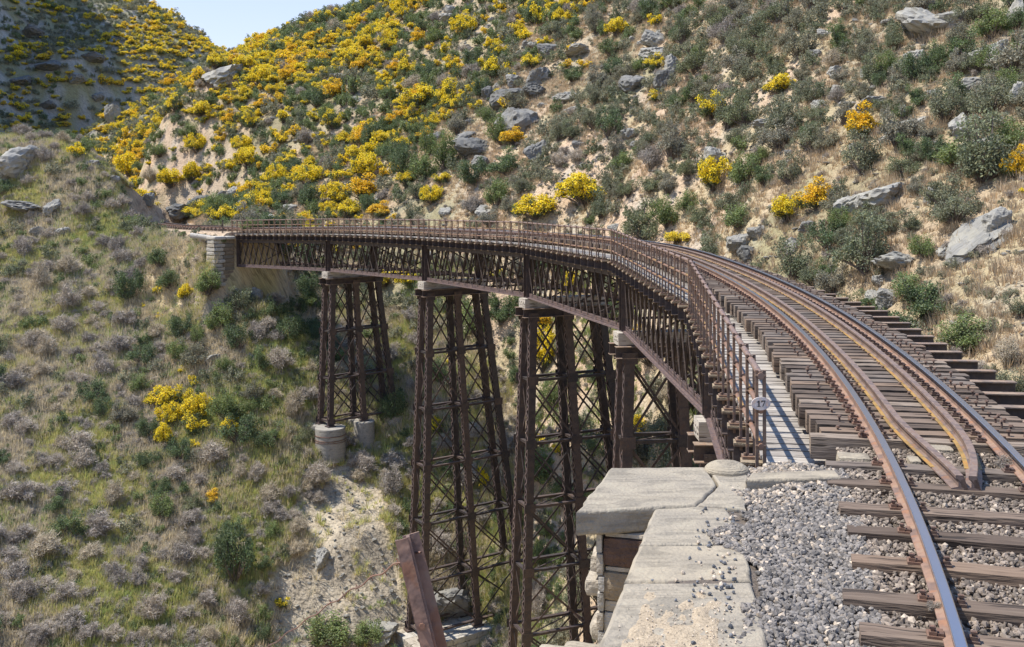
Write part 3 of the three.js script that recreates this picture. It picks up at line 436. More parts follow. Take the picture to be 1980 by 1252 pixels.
// ---------------------------------------------------------------- towers
{
  const spec = [[1, -10.5, 'beside the near stone coping, mostly hidden behind it'], [2, -20.2, 'of six legs seen just past the near coping corner'], [3, -23.2, 'third tower back, with a yellow gorse bush between its legs'], [4, -22.3, 'tallest tower standing on a grey stone plinth'], [5, -12.62, 'farthest and shortest tower on round concrete footings']];
  for (const [i, yb, what] of spec) {
    const s = SK + SPAN * i, T = tr(s), C = [T.x, 0, T.z], R = rightOf(T.a), Fd = fwdOf(T.a), yG = T.y - 2.96, yT = yG - 0.45 - 0.40;
    const base = add(C, [0, yb, 0]), t = thing('trestle_tower', `dark riveted iron trestle tower, ${what}`, 'bridge pier', base, 'iron trestle towers carrying the viaduct');
    const O = [-1.25, 0.52, 2.3], BT = [-0.037, 0.055, 0.137], D = yT - yb; const P = (c, row, y) => { const k = yT - y; return sub([C[0] + R[0] * (O[c] + BT[c] * k) + Fd[0] * row * (0.45 + 0.02 * k), y, C[2] + R[2] * (O[c] + BT[c] * k) + Fd[2] * row * (0.45 + 0.02 * k)], base); };
    // bearing timber block and capping beams
    const blk = mesh('bearing_block', roughBox(4.3, 0.44, 0.72, 0.02, 0.012, i * 3.1, 0.1), baulk, t); blk.position.set(...sub([C[0] + R[0] * 0.55, yG - 0.225, C[2] + R[2] * 0.55], base)); blk.rotation.y = T.a;
    for (const c of [-0.22, 0.0, 0.22]) for (const yy of [0.06, -0.07]) { const q = sub(add(add([C[0], yG - 0.225 + yy, C[2]], R, -1.612), Fd, c + yy * 0.5), base); new MB().cyl(q, add(q, R, 0.02), 0.026, 7).build('bolt', ironDark, t); }
    for (const row of [-1, 1]) {
      const a = sub(add(add([C[0], yG - 0.45, C[2]], R, -1.72), Fd, row * 0.45), base), b = sub(add(add([C[0], yG - 0.45, C[2]], R, 2.75), Fd, row * 0.45), base);
      const cb = new THREE.Group(); cb.name = 'cap_beam'; t.add(cb);
      new MB().bar(add(a, [0, -0.2, 0]), add(b, [0, -0.2, 0]), 0.03, 0.36).build('web', ironDark, cb); new MB().bar(add(a, [0, -0.012, 0]), add(b, [0, -0.012, 0]), 0.3, 0.02).bar(add(a, [0, -0.39, 0]), add(b, [0, -0.39, 0]), 0.34, 0.025).build('flange', stoneRust, cb);
    }
    const legAxis = (c, row) => [P(c, row, yT), P(c, row, yb)];
    for (let c = 0; c < 3; c++) for (const row of [-1, 1]) {
      const [a, b] = legAxis(c, row), ax = norm(sub(b, a)), tv = norm(sub(R, mul(ax, dot(R, ax)))), al = norm(cross(ax, tv)), b1 = new MB();
      for (const sd of [-1, 1]) { b1.bar(add(a, al, sd * 0.125), add(b, al, sd * 0.125), 0.35, 0.016, al); for (const s2 of [-1, 1]) b1.bar(add(add(a, al, sd * 0.10), tv, s2 * 0.167), add(add(b, al, sd * 0.10), tv, s2 * 0.167), 0.016, 0.06, al); }
      b1.box(add(b, [0, 0.05, 0]), mul(R, 0.28), [0, 0.05, 0], mul(Fd, 0.24));
      for (let y = 0.2; y < D - 0.6; y += 1.55) for (const sd of [-1, 1]) { const m0 = add(add(a, ax, y), al, sd * 0.137); b1.bar(m0, add(m0, ax, 0.42), 0.352, 0.012, al); }
      const lg = b1.build('leg', irons[(c + (row > 0 ? 1 : 0)) % 3], t), lc = new MB(), n = Math.floor(D / 0.24);
      for (let k = 0; k < n; k++) for (const s2 of [-1, 1]) { const z0 = k % 2 ? 0.11 : -0.11, u = add(add(add(a, ax, k * 0.24), tv, s2 * 0.18), al, z0), w = add(add(add(a, ax, (k + 1) * 0.24), tv, s2 * 0.18), al, -z0); lc.bar(u, w, 0.05, 0.01, tv); }
      lc.build('lacing', ironPink, lg);
    }
    const nP = Math.max(2, Math.round(D / 3.05)), ys = []; for (let k = 0; k <= nP; k++) ys.push(k === nP ? yb + 0.35 : yT - D * k / nP);
    for (let k = 0; k <= nP; k++) {
      const y = ys[k];
      if (k > 0) {
        for (const row of [-1, 1]) for (let c = 0; c < 2; c++) { const p = P(c, row, y), q = P(c + 1, row, y); new MB().bar(add(p, Fd, 0.06), add(q, Fd, 0.06), 0.02, 0.11).bar(add(p, Fd, -0.06), add(q, Fd, -0.06), 0.02, 0.11).bar(add(p, [0, 0.05, 0]), add(q, [0, 0.05, 0]), 0.2, 0.014).build('strut', irons[(k + 1) % 3], t); }
        for (let c = 0; c < 3; c++) { const p = P(c, -1, y), q = P(c, 1, y); new MB().bar(add(p, R, 0.06), add(q, R, 0.06), 0.02, 0.11).bar(add(p, R, -0.06), add(q, R, -0.06), 0.02, 0.11).bar(add(p, [0, 0.05, 0]), add(q, [0, 0.05, 0]), 0.18, 0.014).build('strut', irons[(k + 1) % 3], t); }
        for (let c = 0; c < 2; c++) new MB().bar(P(c, -1, y), P(c + 1, 1, y), 0.07, 0.03).build('plan_brace', iron, t);
      }
      for (let c = 0; c < 3; c++) for (const row of [-1, 1]) { const p = P(c, row, y), m = new MB(); m.box(add(p, Fd, row * 0.15), mul(R, 0.27), [0, 0.2, 0], mul(Fd, 0.009)); for (const rx of [-0.22, 0.22]) for (const ry of [-0.12, 0, 0.12]) m.box(add(add(add(p, Fd, row * 0.165), R, rx), [0, ry, 0]), mul(R, 0.014), [0, 0.014, 0], mul(Fd, 0.012)); m.build('gusset_plate', irons[(k + c) % 3], t); }
      if (k < nP) {
        const y1 = ys[k] - (k ? 0.05 : 0.02), y2 = ys[k + 1] + 0.05;
        for (const row of [-1, 1]) for (let c = 0; c < 2; c++) { const f = row * 0.0; new MB().bar(add(P(c, row, y1), Fd, 0.03), add(P(c + 1, row, y2), Fd, 0.03), 0.022, 0.085).build('cross_brace', irons[k % 3], t); new MB().bar(add(P(c + 1, row, y1), Fd, -0.03), add(P(c, row, y2), Fd, -0.03), 0.022, 0.085).build('cross_brace', irons[k % 3], t); }
        for (let c = 0; c < 3; c++) { new MB().bar(add(P(c, -1, y1), R, 0.03), add(P(c, 1, y2), R, 0.03), 0.02, 0.07).build('cross_brace', irons[k % 3], t); new MB().bar(add(P(c, 1, y1), R, -0.03), add(P(c, -1, y2), R, -0.03), 0.02, 0.07).build('cross_brace', irons[k % 3], t); }
      }
    }
    // footings
    if (i === 5) {
      for (let c = 0; c < 3; c++) for (const row of [-1, 1]) {
        const q = add(P(c, row, yb), base), gy = groundY(q[0], q[2]), h = Math.max(1.2, yb - gy + 0.6), r = row < 0 && c === 0 ? 1.02 : 0.72;
        const lab = row < 0 && c === 0 ? 'large round concrete footing with iron hoops under the farthest tower' : ['round concrete footing behind the hooped one under the farthest tower', 'round concrete footing under the middle legs of the farthest tower', 'round concrete footing under the uphill legs of the farthest tower'][c];
        const f = thing('concrete_footing', row > 0 && c > 0 ? lab.replace('round', 'rear round') : lab, 'footing', [q[0], yb - h, q[2]], 'concrete footings of the farthest tower');
        const pts = []; for (let k = 0; k <= 20; k++) pts.push(new THREE.Vector2(r * (1.02 - 0.05 * k / 20) * (1 + 0.012 * Math.sin(k * 2.3)), h * k / 20)); pts.push(new THREE.Vector2(r * 0.93, h + 0.02), new THREE.Vector2(0.001, h + 0.03));
        const lg = new THREE.LatheGeometry(pts, 36), uv = lg.attributes.uv; for (let k = 0; k < uv.count; k++) uv.setXY(k, uv.getX(k) * 4.5, uv.getY(k) * h); mesh('drum', lg, concrete, f);
        if (r > 0.9) for (const y of [0.45, 0.72, 0.88]) { const tg = new THREE.TorusGeometry(r * 1.0, 0.022, 6, 40); tg.rotateX(Math.PI / 2 + rr(-0.03, 0.03)); const o = mesh('hoop', tg, ironRed, f); o.position.y = h - y; }
      }
    } else {
      const a = P(0, -1, yb), b = P(2, 1, yb), cx = (a[0] + b[0]) / 2 + base[0], cz = (a[2] + b[2]) / 2 + base[2], wv = Math.abs(dot(sub(b, a), R)) + 1.6, dv = Math.abs(dot(sub(b, a), Fd)) + 1.5;
      const pl = thing('stone_plinth', `grey coursed stone plinth under the ${['', 'tower beside the near coping', 'second tower from the near coping', 'third tower back', 'tallest tower'][i]}`, 'plinth', [cx, yb, cz], 'stone plinths of the towers'); pl.rotation.y = T.a; setSeed(i * 7);
      for (let row = 0; row < 5; row++) { const h = 0.34; for (const [nx, along] of [[Math.round(wv / 0.8), true]]) for (let k = 0; k < nx; k++) for (const sd of row === 0 ? [-1.5, -0.5, 0.5, 1.5] : [-1.5, 1.5]) { const w = wv / nx, st = mesh('stone_block', plinthG[Math.floor(rnd() * plinthG.length)], stoneM[Math.floor(rnd() * 4)], pl); st.position.set(-wv / 2 + (k + 0.5 + (row % 2 ? 0.2 : 0)) * w, -0.01 - h * (row + 0.5), sd * dv / 4); st.scale.set(w / 0.8 * 0.99, 1, dv / 4 / 0.6 * 0.99); } for (const sd of [-1, 1]) for (let k = 0; k < 3; k++) if (row > 0) { const st = mesh('stone_block', plinthG[k], stoneM[k], pl); st.position.set(sd * (wv / 2 - 0.35), -0.01 - h * (row + 0.5), (k - 1) * dv / 5); st.scale.set(0.9, 1, dv / 4 / 0.6); } }
    }
  }
}

const G2 = (ix, iy, h) => { const d = F * h / (iy - Y0); return [(ix - 990) / F * d, -d]; };
const EDGE = [G2(1398, 975, 2.6), G2(1392, 1252, 2.6)];
const onCoping = (x, z) => { const [a, b] = EDGE, t = (z - a[1]) / (b[1] - a[1]); return x - lerp(a[0], b[0], t); };
// ---------------------------------------------------------------- ballast around the near track
const ballastY = (s, o) => {
  const t0 = tr(s).y; let y = -0.208; if (o < -1.15) y = lerp(y, -0.185 - t0, sstep(-1.25, -2.05, o)); if (o > 1.2) y -= 0.25 * sstep(1.2, 3.2, o);
  y -= 0.07 * sstep(-1.45, -1.9, o) * sstep(-0.6, 0.2, s); y += 0.05 * Math.exp(-((s - 0.35) ** 2) / 0.35 - ((o + 1.55) ** 2) / 0.22) + 0.03 * (fbm(s * 1.7 + 30, o * 1.7, 2, 3) - 0.5) * 2; return tr(s).y + y;
};
{
  const p = [], u = [], idx = [], ns = 60, no = 36; for (let i = 0; i <= ns; i++) for (let j = 0; j <= no; j++) { const o = lerp(-2.3, 4.2, j / no), s = lerp(-10.5, o < -0.95 ? 0.56 : 1.42, i / ns), q = off(s, o); p.push(q[0], ballastY(s, o) - 0.025, q[2]); u.push(s / 1.2, o / 1.2); if (i < ns && j < no) { const a = i * (no + 1) + j; idx.push(a, a + 1, a + no + 1, a + 1, a + no + 2, a + no + 1); } }
  const g = new THREE.BufferGeometry(); g.setAttribute('position', new THREE.Float32BufferAttribute(p, 3)); g.setAttribute('uv', new THREE.Float32BufferAttribute(u, 2)); g.setIndex(idx); g.computeVertexNormals();
  tag(mesh('ballast_bed', g, M([0.15, 0.122, 0.10], groundMap, groundBump, 0.02, { rep: 2 })), 'brown ballast ground under the near sleepers', null, null, 'structure');
  // loose stones, three shapes in several greys and tans
  setSeed(21); const shapes = [0, 1, 2, 3].map(k => { const q = new THREE.IcosahedronGeometry(1, 0); const a = q.attributes.position, mm = new Map(); for (let i = 0; i < a.count; i++) { const key = [a.getX(i), a.getY(i), a.getZ(i)].map(v => v.toFixed(2)).join(); if (!mm.has(key)) mm.set(key, rr(0.65, 1.2)); const f = mm.get(key); a.setXYZ(i, a.getX(i) * f, a.getY(i) * f * 0.75, a.getZ(i) * f * 1.1); } q.computeVertexNormals(); return q; });
  const gm = M([1, 1, 1], null, null, 0, { roughness: 0.85 }), dm = new THREE.Object3D(), col = new THREE.Color();
  const N = 13500;
  shapes.forEach((g2, k) => {
    const im = new THREE.InstancedMesh(g2, gm, N); let c = 0;
    while (c < N) {
      const s = rr(-6.2, 1.36), o = rnd() < 0.55 ? rr(-2.75, -0.9) : rr(-0.9, 3.2), e = fbm(s * 1.3 + 5, o * 1.3, 7, 3);
      if (o < -0.95 && s > 0.6) continue; const q = off(s, o), sz = Math.pow(rnd(), 1.7) * 0.019 + 0.0095; if (onCoping(q[0], q[2]) < (e - 0.5) * 0.7 + 0.03) continue; dm.position.set(q[0], ballastY(s, o) + sz * 0.25 + rr(0, 0.012), q[2]); dm.rotation.set(rnd() * 6, rnd() * 6, rnd() * 6); dm.scale.setScalar(sz); dm.updateMatrix(); im.setMatrixAt(c, dm.matrix);
      const heap = Math.exp(-((s - 0.2) ** 2) / 0.5 - ((o + 1.7) ** 2) / 0.35), tan = rnd() < 0.09 + 0.6 * heap, inn = o > -0.95; const v = rr(0.55, 1.5);
      if (tan) col.setRGB(0.37 * v, 0.30 * v, 0.225 * v); else if (inn) col.setRGB(0.205 * v, 0.162 * v, 0.124 * v); else col.setRGB(0.18 * v, 0.158 * v, 0.136 * v); im.setColorAt(c, col); c++;
    }
    im.name = numbered('gravel'); im.castShadow = im.receiveShadow = true; scene.add(im); tag(im, ['blue-grey ballast gravel spilling over the coping edge', 'angular ballast gravel between the near sleepers', 'small ballast gravel on the track shoulder', 'mixed tan and grey ballast gravel heaped by the walkway end'][k], 'gravel', null, 'stuff');
  });
  // stray stones and sand on the coping
  const im = new THREE.InstancedMesh(shapes[0], gm, 300); let c = 0; while (c < 300) { const iy = rr(975, 1255), lx = lerp(1275, 1150, (iy - 975) / 277), t = Math.pow(rnd(), 0.7), ix = lerp(lx + 15, 1420, t), d = F * 2.575 / (iy - Y0), sandy = iy > 1160 && rnd() < 0.75; const sz = sandy ? rr(0.004, 0.009) : rr(0.007, 0.022); if (!sandy && rnd() < 0.96 - 0.8 * t * t * t) continue; dm.position.set((ix - 990) / F * d, EY - 2.595 + sz * 0.4, -d); dm.rotation.set(rnd() * 6, rnd() * 6, rnd() * 6); dm.scale.setScalar(sz); dm.updateMatrix(); im.setMatrixAt(c, dm.matrix); const v = rr(0.7, 1.3); if (sandy || rnd() < 0.3) col.setRGB(0.50 * v, 0.41 * v, 0.31 * v); else col.setRGB(0.13 * v, 0.133 * v, 0.14 * v); im.setColorAt(c, col); c++; }
  im.name = 'stray_gravel'; im.castShadow = im.receiveShadow = true; scene.add(im); tag(im, 'stray dark ballast chips scattered on the pale stone coping', 'gravel', null, 'stuff');
}
// ---------------------------------------------------------------- near abutment: coping slabs, pilaster and rubble wall
function prism(pts, yb, yt, bev) { const sh = new THREE.Shape(); let A = 0; for (let i = 0; i < pts.length; i++) { const [x1, z1] = pts[i], [x2, z2] = pts[(i + 1) % pts.length]; A += x1 * -z2 - x2 * -z1; } if (A < 0) pts = pts.slice().reverse(); pts.forEach(([x, z], i) => i ? sh.lineTo(x, -z) : sh.moveTo(x, -z)); const g = new THREE.ExtrudeGeometry(sh, { depth: yt - yb - 2 * bev, bevelEnabled: true, bevelSize: bev, bevelThickness: bev, bevelOffset: -bev, bevelSegments: 4 }); g.rotateX(-Math.PI / 2); g.translate(0, yb + bev, 0); return g; }
function jagged(pts, amp, sd, step = 0.09) { const o = []; for (let i = 0; i < pts.length; i++) { const a = pts[i], b = pts[(i + 1) % pts.length], L = Math.hypot(b[0] - a[0], b[1] - a[1]), n = Math.max(1, Math.round(L / step)); for (let k = 0; k < n; k++) { const t = k / n, j = k ? 1 : 0.3; o.push([lerp(a[0], b[0], t) + amp * j * (fbm(i * 9 + k * 0.6, sd, 1, 3) - 0.5) * 2, lerp(a[1], b[1], t) + amp * j * (fbm(i * 9 + k * 0.6, sd, 5, 3) - 0.5) * 2]); } } return o; }
{
  const ab = thing('stone_abutment', 'weathered pale stone abutment and coping in front of the viaduct', 'stone abutment'); setSeed(31);
  const pale = M([0.335, 0.295, 0.235], copeMap, stoneBump, 0.02, { roughness: 0.95 }), pale2 = M([0.355, 0.308, 0.238], copeMap, stoneBump, 0.016, { roughness: 0.95 });
  // big cap slab in two pieces, parted by a crack
  const FL = G2(1112, 990, 2.58), BL = G2(1178, 905, 2.58), CB = G2(1362, 905, 2.58), CF = G2(1343, 978, 2.58), BR = G2(1442, 907, 2.58), FR = G2(1440, 985, 2.58);
  mesh('coping_slab', prism(jagged([FL, BL, CB, [CB[0] - 0.02, lerp(CB[1], CF[1], 0.5)], CF], 0.022, 3), -0.39, -0.18, 0.028), pale, ab);
  mesh('coping_slab', prism(jagged([[CB[0] + 0.02, CB[1]], BR, FR, [CF[0] + 0.022, CF[1]], [CB[0] + 0.005, lerp(CB[1], CF[1], 0.5)]], 0.018, 8), -0.40, -0.184, 0.02), pale, ab);
  const dome = new THREE.SphereGeometry(0.21, 28, 14); { const p = dome.attributes.position; for (let i = 0; i < p.count; i++) p.setY(i, p.getY(i) * 0.42 + 0.01 * fbm(p.getX(i) * 9, p.getZ(i) * 9, 3, 2)); dome.computeVertexNormals(); } const dp = G2(1402, 908, 2.57); mesh('rounded_stone', dome, pale2, ab).position.set(dp[0], -0.19, dp[1] + 0.02);
  // kerb stone closing the walkway end
  const kb = [G2(1450, 916, 2.51), G2(1612, 911, 2.51), G2(1625, 926, 2.51), G2(1442, 931, 2.51)]; mesh('kerb_stone', prism(jagged(kb, 0.01, 5), -0.55, -0.11, 0.025), pale2, ab);
  // parapet coping, three stones running towards the viewer
  const lx = iy => lerp(1266, 1140, (iy - 972) / 310); const edge = [[972, 1395], [1056, 1440], [1127, 1450], [1320, 1500]];
  for (let k = 0; k < 3; k++) { const [ya, xa] = edge[k], [yb, xb] = edge[k + 1], g = k < 2 ? 1.2 : 0; mesh('parapet_stone', prism(jagged([G2(lx(ya), ya + 1.0, 2.6), G2(xa, ya + 1.0, 2.6), G2(xb, yb - g, 2.6), G2(lx(yb), yb - g, 2.6)], 0.012, 11 + k), -0.47, -0.2 + (k === 1 ? 0.004 : 0), 0.03), k === 1 ? pale2 : pale, ab); }
  // wind-blown sand lying on the parapet
  { const p = [], u = [], id = []; for (let i = 0; i <= 40; i++) for (let j = 0; j <= 30; j++) { const iy = lerp(1120, 1330, i / 40), ix = lerp(lx(iy) + 10, 1425, j / 30), q = G2(ix, iy, 2.6), e = Math.min(i / 12, j / 7, (30 - j) / 9, 1); p.push(q[0], -0.232 + e * 0.036 + 0.05 * (fbm(ix / 26, iy / 18, 3, 4) - 0.42), q[1]); u.push(q[0] * 0.8, q[1] * 0.8); if (i < 40 && j < 30) { const a = i * 31 + j; id.push(a, a + 31, a + 1, a + 1, a + 31, a + 32); } } const g = new THREE.BufferGeometry(); g.setAttribute('position', new THREE.Float32BufferAttribute(p, 3)); g.setAttribute('uv', new THREE.Float32BufferAttribute(u, 2)); g.setIndex(id); g.computeVertexNormals(); tag(mesh('sand', g, M([0.42, 0.34, 0.245], groundMap, groundBump, 0.01, { rep: 3 })), 'tan sandy grit lying on the parapet coping', 'sand', null, 'stuff'); }
  // pilaster and wall below
  const AX = -0.27, R = rightOf(AX), B = mul(fwdOf(AX), -1); const c0 = [G2(1146, 1030, 2.79)[0] + 0.02, 0, G2(1146, 1030, 2.79)[1]];
  const blk = (x, y, z, w, h, d, m, am, sd, rad = 0.03) => { const o = mesh('stone_block', roughBox(w, h, d, rad, am, sd, 0.06), m, ab), p = add(add(c0, R, x + w / 2), B, -z - d / 2); o.position.set(p[0], y - h / 2, p[2]); o.rotation.y = AX; return o; };
  let y = -0.395; const rowsP = [[0.05, stoneM[1]], [0.235, stoneRed], [0.05, stoneM[1]], [0.24, stoneBrown], [0.09, stoneM[1]], [0.24, stoneM[2]], [0.20, stoneM[0]], [0.28, stoneM[1]], [0.3, stoneBrown], [0.3, stoneM[3]], [0.32, stoneM[1]], [0.34, stoneM[0]], [0.4, stoneM[1]]];
  rowsP.forEach(([h, m], i) => { const thin = h < 0.1; blk(0.05 + (thin ? 0.012 : 0), y, 0.02 + (thin ? 0.012 : 0), 1.35, h - 0.006, 1.2, m, thin ? 0.008 : 0.022, i * 1.9 + 0.3, thin ? 0.012 : 0.028); y -= h; });
  y = -0.4; for (let i = 0; i < 16; i++) { const h = rr(0.12, 0.2); blk(rr(-0.015, 0.01), y, -0.005, 0.062, h - 0.006, 0.3, stoneM[i % 3], 0.012, i * 2.7, 0.015); y -= h; }
  for (const [dy, w] of [[-0.62, 0.1], [-0.83, 0.13], [-1.2, 0.08], [-1.55, 0.12]]) blk(-w, dy, 0.1, 0.2, 0.17, 0.3, stoneM[1], 0.04, dy * 3 + 9, 0.05);
  // side wall of the parapet and the stepped wing wall below it
  const wp0 = G2(lx(990) + 22, 990, 2.6), wp1 = G2(lx(1315) + 28, 1315, 2.6); const wl = sub([wp1[0], 0, wp1[1]], [wp0[0], 0, wp0[1]]), wd = norm(wl), wn = len(wl); setSeed(44);
  for (let row = 0; row < 7; row++) { let s = 0; while (s < wn) { const w = rr(0.35, 0.7), h = 0.26, o = mesh('stone_block', roughBox(0.5, h - 0.012, w - 0.012, 0.03, 0.025, row * 3.3 + s, 0.08), stoneM[Math.floor(rnd() * 4)], ab), p = add([wp0[0] + 0.3, 0, wp0[1]], wd, s + w / 2); o.position.set(p[0] + rr(-0.02, 0.02), -0.47 - h * (row + 0.5), p[2]); o.rotation.y = Math.atan2(wd[0], wd[2]); s += w; } }
  for (const [a, b, yt] of [[1030, 1105, 0.0], [1088, 1150, 0.01]]) { const q = G2((a + b) / 2, 1262, 3.05); const o = mesh('wing_stone', roughBox(0.33, 0.4, 0.5, 0.05, 0.03, a, 0.06), pale2, ab); o.position.set(q[0], -0.85 + yt, q[1] + 0.1); o.rotation.y = AX; }
  // stones bedded at the end of the deck
  for (const [ix, iy, w, h] of [[1648, 889, 0.30, 0.1], [1765, 897, 0.12, 0.13], [1812, 873, 0.27, 0.1], [1888, 868, 0.2, 0.12], [1975, 858, 0.25, 0.1]]) { const q = G2(ix, iy, 2.54), o = mesh('bed_stone', roughBox(w, 0.26, 0.24, 0.03, 0.012, ix * 0.1, 0.05), pale2, ab); o.position.set(q[0], -0.14 + h * 0.3 - 0.13, q[1]); o.rotation.y = AX + 0.05; }
  // body behind everything, down to the ground
  const bw = [off(1.38, -1.9), off(1.38, 3.0), off(0.1, 3.0), off(0.1, -1.9)].map(p => [p[0], p[2]]); mesh('bearing_wall', prism(bw, -8, -0.66, 0.04), stoneM[1], ab);
}
// ---------------------------------------------------------------- far abutment with its rounded coping
{
  const s1 = SK + SPAN * 6, T = tr(s1), R = rightOf(T.a), Fd = fwdOf(T.a), base = [T.x, T.y, T.z], ab = thing('far_abutment', 'far stone abutment of coursed blocks where the viaduct meets the grassy spur', 'stone abutment', base); setSeed(51); const farShade = M([0.25, 0.2, 0.145], stoneMap, stoneBump, 0.02), farShade2 = M([0.21, 0.185, 0.15], stoneMap, stoneBump, 0.02);  // shade on the gully-facing end is put into the last stone colours
  const blk = (name, o, f, y, w, h, d, m, am, rad) => { const q = mesh(name, roughBox(w, h, d, rad, am, rr(0, 50), 0.14), m, ab), p = add(mul(R, o), Fd, f); q.position.set(p[0], y, p[2]); q.rotation.y = T.a; return q; };
  for (let row = 0; row < 12; row++) { const h = 0.29, y = -0.86 - h * (row + 0.5), wid = [[-3.12, 0.95], [-2.3, 0.66]]; const k = row % 2 ? 0.18 : 0; blk('stone_block', -2.95 + k * 0.5, -0.12 + 0.5, y, 0.78 + k, h - 0.02, 1.0 + (row % 3) * 0.09, stoneM[row % 3], 0.05, 0.06); blk('stone_block', -2.05 + k * 0.5, -0.1 + 0.5, y, 0.95 - k, h - 0.015, 1.0, [farShade, farShade2, farShade][row % 3], 0.03, 0.03); }
  blk('bearing_wall', 0.8, 0.6, -3.2, 4.9, 4.6, 0.8, stoneBrown, 0.03, 0.03);
  for (const [o, f, w] of [[-2.85, 0.35, 1.1], [-1.95, 0.35, 0.8]]) blk('coping_stone', o, f, -0.74, w - 0.02, 0.26, 1.35, stoneM[2], 0.02, 0.11);
  const p0 = add(mul(R, -3.1), Fd, 0.7), p1 = add(mul(R, -3.9), Fd, 2.1); const cy = new MB().cyl(add(p0, [0, -0.75, 0]), add(p1, [0, -0.55, 0]), 0.2, 14); cy.build('coping_stone', stoneM[2], ab);
}
// ---------------------------------------------------------------- small things by the line at the far end
{
  const s = 78, T = tr(s), g = thing('guard_barrier', 'low rusty rail barrier on short posts beyond the far abutment', 'barrier'); g.position.set(...off(s, -1.75, 0)); g.rotation.y = T.a + 0.05;
  new MB().bar([0, 0.12, -3.4], [0, 0.12, 2.2], 0.08, 0.1).build('rail', iron, g); for (const z of [-1.0]) new MB().bar([0, -0.55, z], [0, 0.1, z], 0.1, 0.1, [1, 0, 0]).build('post', iron, g);
  const b = hit(484, 441, 84) || [-24, 0, -88]; const q = [(484 - 990) / F * 88, EY - (441 - Y0) / F * 88, -88], sg = thing('distance_post', 'small blue distance plate on a thin post by the far track', 'distance sign', [q[0], q[1] - 0.6, q[2]]); sg.rotation.y = 0.25;
  new MB().bar([0, 0, 0], [0, 1.45, 0], 0.07, 0.07, [1, 0, 0]).build('post', iron, sg); new MB().box([0, 1.55, 0.04], [0.2, 0, 0], [0, 0.11, 0], [0, 0, 0.01]).build('plate', M([0.42, 0.52, 0.72], null, null, 0, { roughness: 0.5 }), sg);
  const font = await new FontLoader().loadAsync('fonts/droid/droid_sans_bold.typeface.json'); const tg = new TextGeometry('20', { font, size: 0.14, depth: 0.004, curveSegments: 4 }); tg.translate(-0.1, 1.48, 0.051); mesh('digits', tg, M([0.02, 0.06, 0.28], null, null, 0), sg);
  const hq = [(523 - 990) / F * 90, EY - (440 - Y0) / F * 90, -90], hb = thing('trackside_cabinet', 'small pale trackside hut with a dark double opening beyond the far handrail', 'cabinet', [hq[0], hq[1] - 0.3, hq[2]]); hb.rotation.y = 0.3; const wm = M([0.62, 0.6, 0.56], stoneMap, stoneBump, 0.004);
  new MB().box([0, 0.55, -0.3], [0.5, 0, 0], [0, 0.6, 0], [0, 0, 0.25]).box([-0.45, 0.55, 0], [0.05, 0, 0], [0, 0.6, 0], [0, 0, 0.06]).box([0.42, 0.55, 0], [0.08, 0, 0], [0, 0.6, 0], [0, 0, 0.06]).box([0, 1.08, 0], [0.34, 0, 0], [0, 0.07, 0], [0, 0, 0.06]).build('body', wm, hb); for (const x of [-0.2, 0.15]) new MB().box([x, 0.5, 0.01], [0.155, 0, 0], [0, 0.5, 0], [0, 0, 0.02]).build('door', M([0.07, 0.07, 0.075], null, null, 0, { roughness: 0.7 }), hb); const rg = new THREE.ConeGeometry(0.72, 0.55, 4); rg.rotateY(Math.PI / 4); const rf = mesh('roof', rg, wm, hb); rf.position.set(0, 1.44, -0.2);
}
// ---------------------------------------------------------------- leaning rail post with its strand of wire
{
  const d = 3.9, Q = (x, y, dd = d) => [(x - 990) / F * dd, EY - (y - Y0) / F * dd, -dd]; const top = Q(779, 1040), bot = Q(848, 1330, d - 0.1), t = thing('fence_post', 'leaning rusty iron fence post cut from old rail near the viewer', 'fence post', bot);
  const a = [0, 0, 0], b = sub(top, bot), ax = norm(b), X = norm(cross([0.15, 0, 1], ax)), Z = norm(cross(ax, X)); const mb = new MB(), W = (x, z) => add(mul(X, -x), mul(Z, z));
  const bar = (x, z, w, h) => mb.box(add(mul(b, 0.5), W(x, z)), mul(ax, len(b) / 2), mul(X, w / 2), mul(Z, h / 2)); bar(-0.012, 0.012, 0.048, 0.014); bar(0.013, -0.03, 0.014, 0.085); bar(0.024, -0.072, 0.07, 0.016);
  bar(-0.033, -0.0, 0.012, 0.036);
  const po = mb.build('rail', M([0.25, 0.165, 0.125], rustMap, rustBump, 0.006, { roughness: 0.8 }), t); for (const k of [0.12, 0.42]) new MB().cyl(add(mul(b, k), W(-0.014, 0.016)), add(mul(b, k), W(-0.014, 0.03)), 0.012, 7).build('bolt', ironRed, t);
  const p0 = add(Q(812, 1063), [0, 0, 0.03]), pm = Q(690, 1120, 5.4), p1 = Q(480, 1275, 8.2), pts = []; for (let k = 0; k <= 40; k++) { const u = k / 40; const c = [0, 1, 2].map(j => (1 - u) * (1 - u) * p0[j] + 2 * u * (1 - u) * pm[j] + u * u * p1[j]); pts.push(new THREE.Vector3(c[0], c[1] + 0.008 * Math.sin(k * 1.3), c[2])); }
  pts.unshift(new THREE.Vector3(...add(Q(779, 1075), [-0.0, 0, 0.05])));
  const wr = tag(mesh('fence_wire', new THREE.TubeGeometry(new THREE.CatmullRomCurve3(pts.slice(1)), 160, 0.0042, 5), M([0.24, 0.15, 0.12], rustMap, null, 0, { roughness: 0.8 })), 'single strand of rusty barbed wire running down from the leaning post', 'wire'); for (let k = 2; k < 40; k += 3) { const c = pts[k + 1]; const v = [c.x, c.y, c.z]; new MB().bar(add(v, [-0.012, -0.014, 0]), add(v, [0.012, 0.014, 0]), 0.004, 0.004).bar(add(v, [0.01, -0.015, 0.01]), add(v, [-0.01, 0.015, -0.01]), 0.004, 0.004).build('barb', ironRed, wr); }
}

